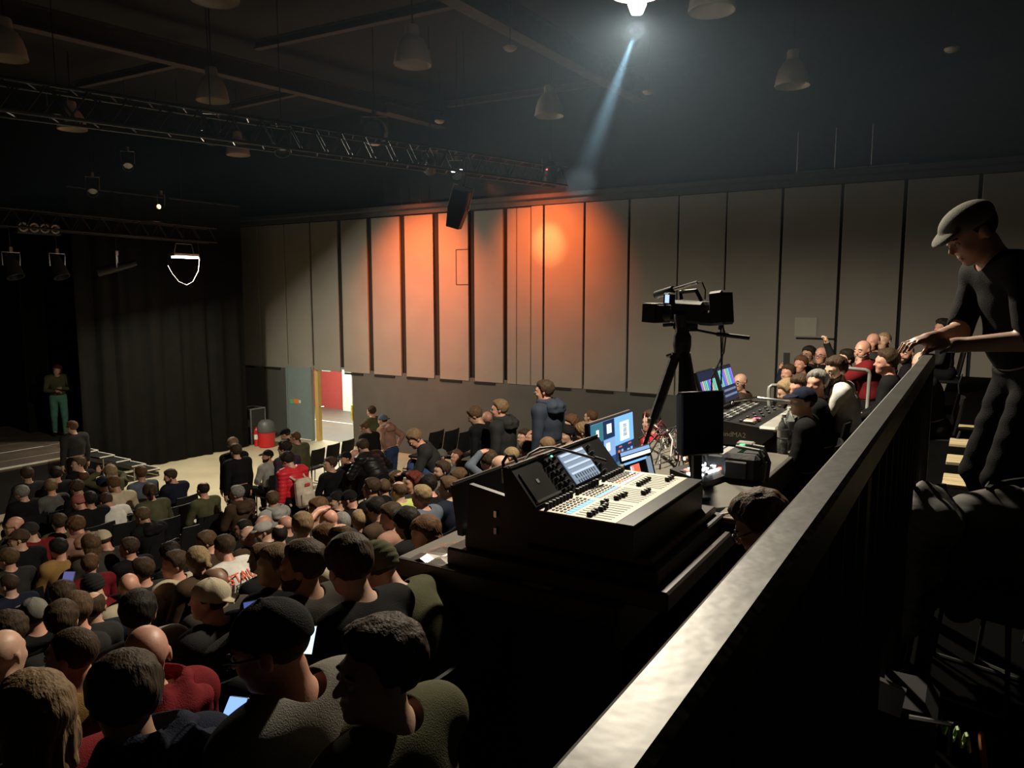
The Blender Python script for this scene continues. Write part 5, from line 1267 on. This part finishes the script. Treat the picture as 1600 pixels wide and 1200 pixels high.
# keypad unit, paper bag, bottles, mouse, switcher, headset, small things on the desk
p = atz(1188, 700, TZ); p = Vector((-1.55, 5.55, TZ))
t = thing('keypad_box', p, 'black box with pale rows of keys before the lighting desk', 'controller')
MB().box((0, 0, .075), (.30, .36, .15), bev=.01).build('body', M_BLACK, t)
for j in range(4):
    for k in range(6): MB().box((-.10 + j * .065, -.13 + k * .052, .153), (.05, .04, .01), bev=.003).build('key', mat('key_pale', (.4, .4, .38), .5, var=0), t)
MB().tube([(.14, -.2, .02), (.2, -.22, .02), (.2, -.22, .1)], .006, 6).build('wire_stand', M_CHROME, t)
p = Vector((-1.78, 5.75, TZ))
t = thing('paper_bag', p, 'crumpled brown paper bag beside the dark monitor', 'bag')
vs = []; fs = []; rr = random.Random(9); n = 14
for j in range(7):
    for i in range(n):
        a = 2 * math.pi * i / n; r = (.13 - .012 * j) * rr.uniform(.75, 1.2); vs.append((r * math.cos(a), r * math.sin(a) * 1.2, .035 * j * rr.uniform(.85, 1.15)))
for j in range(6):
    for i in range(n): fs.append((j * n + i, j * n + (i + 1) % n, (j + 1) * n + (i + 1) % n, (j + 1) * n + i))
fs.append(tuple(range(n))[::-1]); MB().add(vs, fs).build('bag_wall', mat('kraft_paper', (.42, .26, .12), .7, var=.2), t)
vs = [(.05 * math.cos(i * .9) * rr.uniform(.5, 1.4), .07 * math.sin(i * .9) * rr.uniform(.5, 1.4), .2 + .03 * rr.random()) for i in range(7)]
MB().add(vs + [(0, 0, .15)], [(i, (i + 1) % 7, 7) for i in range(7)]).build('folded_rim', mat('kraft_paper', (.42, .26, .12), .7, var=.2), t)
M_PET = mat('clear_plastic', (.85, .9, .9), .08, var=0, trans=.92, spec=.5)
def bottle(px, py, lab, cap):
    p = atz(px, py, TZ); t = thing('water_bottle', p, lab, 'bottle', 'water bottles on the control desk')
    MB().lathe([(0, 0), (.03, 0), (.034, .006), (.034, .09), (.030, .10), (.034, .11), (.034, .15), (.028, .18), (.014, .205), (.013, .225)], n=18).build('bottle_body', M_PET, t, smooth=True)
    MB().lathe([(0, .004), (.0315, .004), (.0315, .088), (0, .088)], n=18).build('water', mat('water', (.9, .95, .95), .02, var=0, trans=1.0), t, smooth=True)
    MB().lathe([(.0345, .10), (.0346, .145)], n=18).build('paper_label', mat('label_grey', (.3, .3, .29), .5), t, smooth=True)
    MB().lathe([(.016, .222), (.016, .243), (0, .244)], n=14).build('cap', cap, t, smooth=True); t.scale = (1.35,) * 3
bottle(1222, 708, 'clear water bottle at the edge of the control desk, the nearer of two', M_WHITE); bottle(1232, 694, 'clear water bottle just behind the nearer one', M_WHITE)
p = atz(1133, 703, TZ + .04)
t = thing('computer_mouse', (p.x, p.y, TZ), 'pale computer mouse by the dark monitor', 'mouse')
MB().lathe([(0, .035), (.02, .034), (.036, .02), (.04, 0), (0, 0)], n=14).build('shell', mat('mouse_grey', (.4, .4, .38), .4), t, smooth=True).scale = (1.5, 1, 1)
MB().box((.03, 0, .034), (.015, .006, .006)).build('wheel', M_DARK, t)
p = atz(1098, 740, TZ + .03)
t = thing('video_switcher', (p.x + .02, p.y - .02, TZ), 'small video switcher with glowing white and red buttons', 'switcher'); t.rotation_euler = (0, 0, R_(-12))
MB().prism([(-.14, -.24, 0), (.14, -.24, 0), (.14, -.24, .04), (-.14, -.24, .09)], (0, .48, 0)).build('body', M_BLACK, t)
M_BW, M_BR = em('btn_white', (.85, .95, 1), 7), em('btn_red', (1, .12, .08), 5)
for j in range(3):
    for k in range(8):
        m_ = M_BR if (j, k) in ((0, 1), (2, 6)) else (M_BW if (j * 5 + k * 3) % 4 else M_KEY)
        MB().box((-.06 + j * .055, -.2 + k * .055, .083 - .01 * j * .9 - .004), (.03, .034, .012)).build('button', m_, t)
p = atz(1172, 757, TZ)
t = thing('camera_bag', (p.x - .08, p.y + .15, TZ), 'dark padded bag with grey straps and a green tag on the desk', 'bag')
vsf = MB(); vsf.box((0, 0, .10), (.26, .30, .20), bev=.03); vsf.build('bag_body', mat('bag_black', (.018, .018, .02), .7, bump=.4, bscale=30), t)
MB().box((.135, 0, .08), (.03, .22, .12), bev=.01).build('side_pocket', M_BLACK, t)
MB().box((-.02, -.155, .09), (.16, .025, .13), bev=.01).build('end_pocket', M_BLACK, t)
for y in (-.06, .07): MB().tube([(.145, y, .0), (.155, y + .01, .12), (.11, y + .01, .225), (-.05, y, .24)], .012, 6).build('strap', mat('strap_grey', (.25, .24, .22), .6), t, smooth=True)
MB().box((-.03, .02, .235), (.03, .14, .012)).build('green_tag', em('tag_green', (.2, .9, .4), .8), t)
MB().box((-.02, .1, .235), (.12, .08, .03), bev=.01).build('top_pocket', mat('strap_grey', (.25, .24, .22), .6), t)
p = atz(1138, 714, TZ + .05)
t = thing('field_recorder', (p.x, p.y, TZ), 'small device with a blue lit display on the desk', 'device')
MB().box((0, 0, .03), (.13, .18, .06), bev=.01).build('body', M_BLACK, t)
MB().box((.0, 0, .062), (.08, .11, .004)).build('display', em('dev_blue', (.25, .5, .95), 1.3), t)
p = atz(1120, 712, TZ + .01)
t = thing('headphones', (p.x - .05, p.y + .05, TZ), 'black headphones with white glints lying on the desk', 'headphones')
MB().tube([(-.08, -.02, .03), (-.06, .07, .035), (0, .11, .035), (.06, .07, .035), (.08, -.02, .03)], .009, 8).build('headband', M_STEEL, t, smooth=True)
for sx in (-.08, .08): MB().lathe([(0, 0), (.038, 0), (.042, .02), (.03, .045), (0, .05)], (sx, -.04, 0), 14).build('ear_cup', M_BLACK, t, smooth=True)
p = atz(1095, 797, TZ + .1)
t = thing('cable_tray', (p.x + .0, p.y + .05, TZ + .17), 'small wooden tray with white cables on the case edge', 'tray'); t.location = (-1.02, 3.95, TZ + .09)
MB().box((0, 0, .045), (.16, .20, .03), bev=.004).build('tray_board', mat('tray_brown', (.16, .12, .08), .6), t)
MB().box((0, 0, .015), (.14, .18, .03)).build('tray_foot', M_BLACK, t)
MB().tube([(-.06, -.08, .065), (0, -.03, .075), (.05, .02, .065), (-.03, .08, .068)], .006, 6).build('white_lead', M_WHITE, t, smooth=True)
MB().tube([(.07, .05, .06), (.1, .1, -.02), (.09, .12, -.09)], .006, 6).build('black_lead', M_RUBBER, t, smooth=True)
p = atz(840, 915, TZ)
t = thing('paper_sheet', p + Vector((0, 0, .002)), 'white paper slip lying on the near edge of the control desk', 'paper'); t.rotation_euler = (0, 0, R_(4))
MB().box((0, 0, .002), (.15, .07, .003)).build('sheet', M_WHITE, t); MB().box((0, -.04, .003), (.14, .004, .004)).build('folded_edge', M_KEY, t)
p = atz(934, 902, TZ)
t = thing('small_connector', p, 'small shiny connector lying near the desk corner', 'connector')
MB().tube([(-.02, 0, .012), (.02, .01, .012)], .012, 10).build('metal_shell', M_CHROME, t, smooth=True); MB().tube([(.02, .01, .012), (.06, .03, .01)], .005, 6).build('cable_end', M_RUBBER, t)
p = atz(690, 868, TZ)
t = thing('plastic_sheet', p, 'crumpled pale plastic sheet at the left end of the control desk', 'sheet')
vs = [(.2 * (i / 5 - .5), .3 * (j / 5 - .5), .004 + .03 * rr.random() * (0 < i < 5)) for j in range(6) for i in range(6)]
MB().add(vs, [(j * 6 + i, j * 6 + i + 1, j * 6 + i + 7, j * 6 + i + 6) for j in range(5) for i in range(5)]).build('film', mat('film_grey', (.2, .17, .15), .2, var=.2), t)
p = atz(1262, 690, TZ)
t = thing('folded_tissue', p, 'small white tissue next to the water bottles', 'tissue')
MB().box((0, 0, .012), (.05, .1, .02), bev=.008).build('tissue', M_WHITE, t); MB().box((.01, .02, .024), (.04, .05, .008), bev=.003).build('folded_layer', M_WHITE, t)

# ---- tangle of cables behind the dark monitor: each cable its own thing
CABM = [('black', M_RUBBER), ('red', mat('red_cable', (.16, .012, .018), .5, var=0)), ('white', mat('white_cable2', (.6, .58, .55), .5, var=0)), ('black', M_RUBBER), ('grey', mat('grey_cable', (.2, .2, .2), .5, var=0))]
rr = random.Random(21)
for k in range(26):
    a = atz(rr.uniform(1005, 1068), rr.uniform(690, 735), TZ); b = atz(rr.uniform(1000, 1075), rr.uniform(685, 735), TZ)
    a.z = TZ + rr.uniform(.02, .2); b.z = TZ + rr.uniform(.01, .18)
    nm, m_ = CABM[k % 5]; mid = (a + b) / 2 + Vector((rr.uniform(-.12, .12), rr.uniform(-.12, .12), rr.uniform(.05, .2)))
    t = thing('cable', a, 'thin %s cable in the tangle behind the lit monitor' % nm, 'cable', 'tangled %s cables behind the lit monitor' % nm)
    MB(a).tube([a, a.lerp(mid, .5) + Vector((0, 0, .05)), mid, mid.lerp(b, .5) + Vector((rr.uniform(-.05, .05), 0, .03)), b], .006, 6).build('sheath', m_, t, smooth=True)
    MB(a).tube([b, b + (b - mid).normalized() * .04], .010, 6).build('plug', M_CHROME if k % 2 else M_RUBBER, t)

# ---- tripod and video camera
TC = at(1066, 530, 5.15); tz0 = TZ
t = thing('camera_tripod', (TC.x, TC.y, TZ), 'tall black tripod standing on the control desk', 'tripod'); o_ = t.location
hub = Vector((TC.x, TC.y, TC.z - .02))
MB(o_).lathe([(.05, -.10), (.062, -.02), (.06, .04), (.045, .07), (.05, .12), (.06, .16), (.06, .19), (0, .19)], hub, 18).build('fluid_head', M_BLACK, t, smooth=True)
for k, (dx, dy) in enumerate(((-.30, -.1), (.10, .34), (.22, -.26))):
    ft = Vector((hub.x + dx, hub.y + dy, TZ + .005)); top = hub + Vector((dx * .12, dy * .12, -.08)); md = top.lerp(ft, .52)
    lg = MB(o_).tube([top, md], .034, 8).build('leg', M_BLACK, t)
    for s in (-1, 1):
        w_ = Vector((-dy, dx, 0)).normalized() * .035 * s; MB(o_).tube([md - (md - top) * .3 + w_, ft + w_ * .6], .015, 6).build('lower_tube', M_BLACK, lg)
    MB(o_).box(md, (.07, .07, .05), bev=.01).build('clamp', M_STEEL, lg); MB(o_).lathe([(0, 0), (.03, 0), (.03, .03), (0, .04)], ft, 10).build('foot', M_RUBBER, lg)
MB(o_).lathe([(0, 0), (.012, 0), (.012, .05), (0, .05)], hub + Vector((-.1, -.02, -.1)), 8, Matrix.Rotation(R_(70), 3, 'Y')).build('knob', M_STEEL, t)
MB(o_).tube([hub + Vector((0, 0, -.1)), hub + Vector((0, 0, -.45))], .02, 8).build('centre_column', M_BLACK, t)
vd = (_R * .92 - _F * .05); R3 = Vector(_R); F3 = Vector(_F)
pa = hub + Vector((0, 0, .08)); pb = at(1120, 522, 4.95); pc = at(1171, 528, 4.85)
MB(o_).tube([pa, at(1090, 516, 5.05), pb, pc], [.008, .008, .008, .009], 8).build('pan_handle', M_BLACK, t, smooth=True)
MB(o_).tube([pb, pc], .014, 8).build('handle_grip', M_RUBBER, t)
# camera: local +x is the lens direction (towards the stage)
c = at(1072, 487, 5.15)
t = thing('video_camera', (c.x, c.y, c.z), 'black shoulder video camera with microphone on the tripod', 'camera'); t.rotation_euler = (0, R_(-2), math.pi + R_(-24))
k_ = 5.15 / FPX
body = MB().box((-.05, 0, .0), (.30, .13, .15), bev=.02).build('body', M_BLACK, t)
MB().tube([(.08, 0, -.02), (.17, 0, -.025), (.18, 0, -.025)], [.05, .055, .06], 14).build('lens_barrel', M_BLACK, t, smooth=True)
MB().prism([(.17, -.062, .035), (.17, .062, .035), (.17, .062, -.075), (.17, -.062, -.075)], (.07, 0, 0)).build('lens_mount', M_BLACK, t)
MB().prism([(.22, -.08, .04), (.22, .08, .04), (.22, .08, -.09), (.22, -.08, -.09)], (.12, 0, .0)).build('lens_hood', M_BLACK, t)
MB().box((.28, 0, .043), (.11, .15, .004)).build('hood_top_edge', M_CHROME, t)
MB().box((-.30, 0, .04), (.12, .12, .22), Matrix.Rotation(R_(8), 3, 'Y'), bev=.015).build('battery', M_BLACK, t)
MB().box((-.20, 0, -.03), (.12, .12, .1), bev=.02).build('rear_block', M_BLACK, t)
MB().tube([(.05, 0, .08), (.06, 0, .13), (-.08, 0, .145), (-.13, 0, .08)], .014, 8).build('carry_handle', M_BLACK, t, smooth=True)
MB().box((-.02, 0, .142), (.12, .03, .008)).build('handle_top', M_CHROME, t)
mc = MB().tube([(.33, -.03, .10), (.32, -.03, .103), (.16, -.03, .145)], [.02, .027, .027], 12).build('microphone_foam', M_RUBBER, t, smooth=True)
MB().tube([(.17, -.03, .142), (-.06, -.03, .20)], .011, 8).build('microphone_tube', M_CHROME, t, smooth=True)
MB().tube([(-.06, -.03, .20), (-.11, -.02, .20), (-.15, -.01, .15), (-.16, 0, .09)], .005, 6).build('microphone_cable', M_RUBBER, t, smooth=True)
vf = MB().box((.075, .09, .085), (.06, .07, .08), bev=.01).build('viewfinder', M_BLACK, t)
MB().box((.06, .127, .085), (.035, .004, .055)).build('lit_side_screen', em('vf_blue', (.45, .65, 1), 1.3), vf)
MB().box((.0, 0, -.10), (.16, .09, .05), bev=.01).build('mounting_plate', M_BLACK, t)
MB().tube([(.12, 0, -.095), (.2, 0, -.105)], .014, 6).build('plate_lever', M_BLACK, t)
P_ = [at(1118, 500, 5.1), at(1128, 506, 5.1), at(1134, 525, 5.1), at(1131, 550, 5.15), at(1122, 570, 5.3), at(1112, 590, 5.5)]
MB(c).tube(P_, .005, 6)
tt = thing('camera_cable', P_[0], 'black cable dangling from the back of the video camera', 'cable'); MB(P_[0]).tube(P_, .006, 6).build('sheath', M_RUBBER, tt, smooth=True); MB(P_[0]).tube([P_[-1], P_[-1] + Vector((0, .02, -.3))], .006, 6).build('lower_run', M_RUBBER, tt)
P_ = [at(1126, 505, 5.1), at(1127, 545, 5.1), at(1127, 600, 5.3)]
tt = thing('camera_cable', P_[0], 'straight black cable hanging beside the curved one under the camera', 'cable'); MB(P_[0]).tube(P_, .006, 6).build('sheath', M_RUBBER, tt, smooth=True); MB(P_[0]).tube([P_[0], at(1125, 515, 5.1)], .014, 8).build('plug', M_RUBBER, tt)

# ---- tube guard rails on the raised rows
def guard(pts, lab):
    t = thing('tube_guard', pts[0], lab, 'railing', 'grey tube guards on the raised rows'); v = Vector(pts[0])
    MB(v).tube(pts, .02, 10).build('bent_tube', mat('tube_grey', (.30, .30, .28), .4, .3), t, smooth=True)
    for e_ in (pts[0], pts[-1]): MB(v).lathe([(0, -.02), (.032, -.02), (.032, .02), (0, .02)], e_, 12).build('end_flange', M_STEEL, t)
d8 = 7.9
guard([at(1320, 575, d8 + .1), at(1352, 578, d8), at(1357, 580, d8), at(1359, 585, d8), at(1355, 640, d8), at(1353, 645, d8), at(1348, 647, d8), at(1336, 648, d8), at(1331, 652, d8), at(1331, 670, d8)], 'grey bent tube guard before the crimson sweatshirt')
guard([at(1224, 602, 8.4), at(1206, 602, 8.4), at(1202, 605, 8.4), at(1201, 612, 8.4), at(1202, 650, 8.4)], 'grey bent tube guard left of the blond person')

# ================================================================ THINGS PEOPLE HOLD OR WEAR
def child_box(e, name, c, d, m, bev=.02, M=None): return MB().box(c, d, M, bev).build(name, m, e, smooth=False)
e, tp, HM = ppl['person in bright red jacket carrying a white backpack']
t = thing('backpack', e.location + Vector((0, 0, 1.1)), 'pale backpack with reddish stains worn over the red jacket', 'backpack', None, e.rotation_euler.z)
hz = tp['hc'][2]
t.location = e.location + Vector((0, 0, hz - .46)) * e.scale.x
MB().box((-.22, 0, 0), (.17, .32, .46), Matrix.Rotation(R_(6), 3, 'Y'), bev=.06).build('main_pack', mat('pack_cream', (.58, .50, .40), .8, var=.2), t, smooth=True)
MB().box((-.32, 0, -.08), (.07, .25, .22), bev=.03).build('front_pocket', mat('pack_cream', (.58, .50, .40), .8, var=.2), t, smooth=True)
MB().box((-.305, 0, .14), (.02, .10, .05), bev=.008).build('red_patch', mat('patch_red', (.5, .06, .05), .7), t)
for s in (-1, 1): MB().tube([(-.14, s * .1, .2), (-.02, s * .13, .26), (.1, s * .13, .15), (.12, s * .13, -.1), (-.1, s * .16, -.2)], .018, 6).build('strap', mat('pack_cream', (.58, .50, .40), .8, var=.2), t, smooth=True)
e, tp, HM = ppl['young man in black with a backpack looking down by the wall']
t = thing('backpack', e.location + Vector((0, 0, tp['hc'][2] - .48)) * 1.0, 'grey backpack with white buckles on the young man in black', 'backpack', None, e.rotation_euler.z)
MB().box((-.23, 0, 0), (.18, .34, .52), Matrix.Rotation(R_(6), 3, 'Y'), bev=.05).build('main_pack', mat('pack_grey', (.10, .10, .11), .7), t, smooth=True)
for s in (-1, 1): MB().tube([(-.14, s * .1, .22), (-.03, s * .13, .28), (.09, s * .13, .15), (.12, s * .13, -.1), (-.1, s * .16, -.2)], .018, 6).build('strap', M_RUBBER, t, smooth=True)
MB().box((-.325, 0, .08), (.012, .2, .018)).build('cross_strap', M_RUBBER, t)
for s in (-1, 1): MB().box((-.332, s * .1, .08), (.014, .03, .03), bev=.004).build('buckle', M_WHITE, t)
e, tp, HM = ppl['man in white shirt with red lettering on the back']
def on_back(zl, dy=0):   # outermost point of the shirt's back at that height
    v = tp['v']; m = (abs(v[:, 2] - zl) < .02) & (abs(v[:, 1] - dy) < .03); return v[m][:, 0].min()
zb = tp['hc'][2] - .215
mt_ = lambda z, y: Matrix.Translation(Vector((on_back(z, 0) - .034, y, z))) @ Matrix.Rotation(R_(40), 4, 'Y') @ Matrix.Rotation(R_(-90), 4, 'Z') @ Matrix.Rotation(R_(90), 4, 'X')
txt('STAU', .14, 'red_lettering', mat('print_red', (.75, .10, .03), .7, var=0), e, mt_(zb, .04), .005)
txt('FIRST', .085, 'black_lettering', mat('print_black', (.03, .03, .03), .7, var=0), e, mt_(zb - .085, .04), .005)
def strap(lab_key, name, m, s=1):
    e, tp, HM = ppl[lab_key]; z = tp['hc'][2]
    MB().tube([(.10, s * .14, z - .25), (.03, s * .13, z - .165), (-.10, s * .08, z - .22), (-.165, -s * .02, z - .36), (-.16, -s * .14, z - .5)], .016, 6).build(name, m, e, smooth=True)
strap('grey-cropped man with a bag strap across his black tee', 'bag_strap', mat('strap_grey', (.25, .24, .22), .6))
strap('dark-haired person in olive jacket with shoulder strap', 'bag_strap', M_RUBBER)
strap('man in grey flat cap leaning both hands on the guard rail', 'camera_strap', mat('strap_dark', (.03, .032, .028), .6))
def phone(px, py, tt, lab, yaw, tilt, lit=True, s=1.0, col=(.22, .38, 1.0), st=1.6):
    p = at(px, py, tt); t = thing('smartphone', p, lab, 'phone'); t.rotation_euler = (R_(tilt), 0, R_(yaw)); t.scale = (s,) * 3
    MB().box((0, 0, 0), (.075, .009, .155), bev=.004).build('case', M_DARK, t)
    MB().box((0, -.0055, 0), (.067, .002, .145)).build('screen', em('ph_%d' % px, col, st) if lit else M_SLOT, t)
phone(361, 1124, 2.45, 'glowing blue smartphone in the hand left of the grey cap man', 20, -50, s=.95)
phone(482, 1000, 2.55, 'bright phone screen right of the grey cap', 25, -35, s=.62, col=(.6, .8, 1.0))
phone(393, 962, 3.2, 'dim blue phone screen behind the grey cap', 60, -30, s=.8, col=(.1, .16, .5), st=.7)
phone(105, 912, 8.0, 'dim violet tablet held up below the mustard jacket', 30, -30, s=1.7, col=(.16, .16, .45), st=.6)
phone(1229, 561, 10.05, 'dark phone held up on the raised rows', 10, 0, lit=False, s=1.1)
# raised hands without a visible owner's head are part of the people already built
# ================================================================ BALCONY CORNER, LOWER RIGHT
def hung_jacket(loc, lab, m, puff, rz, sc=1.0, seed=1):
    t = thing('hung_jacket', loc, lab, 'jacket', None, rz); t.scale = (sc,) * 3; P_ = Prims()
    P_.cap((0, -.13, .0), (0, .13, .02), .065, .065, 0, .05); P_.ell((0, 0, -.2), (.085, .18, .25), 0, None, .06)
    for s in (-1, 1): P_.cap((0, s * .15, -.01), (.03, s * .21, -.36), .066, .05, 0, .03)
    P_.ell((.0, -.03, -.02), (.15, .20, .10), 0, None, .06)
    P_.cap((.0, -.06, .06), (.0, .06, .07), .045, .045, 0, .03)
    h = .011; xs = np.arange(-.2, .21, h); ys = np.arange(-.32, .32, h); zs = np.arange(-.5, .17, h)
    v, q = snet(P_.field(xs, ys, zs), xs, ys, zs); N = vnormals(v, q)
    v = v + N * ((.015 * np.abs(np.sin(v[:, 2] * 70 + 60 * v[:, 0] + 6 * np.abs(v[:, 1])))) if puff else wrinkle(.012, seed)(v))[:, None]
    obj('draped_cloth', mesh_np('draped_cloth', v, q), m, t)
    MB().tube([(-.03, -.05, .10), (-.045, 0, .13), (-.03, .05, .10)], .006, 6).build('hanger_loop', M_RUBBER, t, smooth=True)
    return t
M_JK = mat('jacket_dark_shiny', (.15, .147, .135), .6, spec=.2, var=.2, bump=.2, bscale=25)
p = at(1447, 832, 2.75); chair((p.x + .16, p.y, 2.8), R_(-14), 'dark chair under the hung puffer jacket on the balcony', 'balcony chairs').scale = (.8, .8, .8)
hung_jacket((p.x - .03, p.y, 3.40), 'dark quilted puffer jacket hung over a balcony chair', M_JK, True, R_(-14), .95)
p2 = at(1548, 860, 2.9); chair((p2.x + .2, p2.y, 2.8), R_(-30), 'dark chair under the crumpled dark coat on the balcony', 'balcony chairs').scale = (.8, .8, .8)
hung_jacket((p2.x + .02, p2.y, 3.38), 'crumpled dark coat hung on a chair beside the puffer jacket', mat('coat_dark', (.12, .116, .108), .7, spec=.15), False, R_(-40), .95, 4)
p = at(1400, 1075, 2.0)
t = thing('metal_clip_bag', (p.x, p.y, 2.8), 'small black bag with bright metal clasp on the balcony floor', 'bag')
hh = p.z - 2.8
MB().box((0, 0, hh * .5), (.2, .26, hh), bev=.03).build('bag_body', M_MATTE, t)
MB().prism([(-.05, -.135, hh), (.02, -.135, hh - .01), (.03, -.135, hh + .06), (-.03, -.135, hh + .075)], (0, .02, 0)).build('clear_pouch', M_STEEL, t)
MB().tube([(.04, -.14, hh), (.13, -.14, hh + .01), (.13, -.14, hh - .07)], .007, 6).build('metal_clasp', M_CHROME, t)
p = at(1455, 1125, 2.0)
t = thing('green_cord_coil', (p.x, p.y, p.z), 'short coil of green and black cord in the dark lower right corner', 'cord')
MB().tube([(-.09 + .18 * i / 60, .02 * math.cos(i * .9), .05 - .09 * i / 60 + .02 * math.sin(i * .9)) for i in range(61)], .005, 5).build('coil', mat('cord_green', (.25, .4, .12), .6, var=.4, scale=60), t, smooth=True)
MB().lathe([(.045, -.006), (.05, 0), (.045, .006), (.03, 0), (.045, -.006)], (.12, 0, -.05), 18, Matrix.Rotation(R_(80), 3, 'Y')).build('orange_ring', mat('ring_orange', (.5, .18, .06), .5), t, smooth=True)
MB().tube([(.12, 0, -.1), (.11, .0, 2.8 - p.z)], .01, 6).build('hanging_end', M_RUBBER, t)
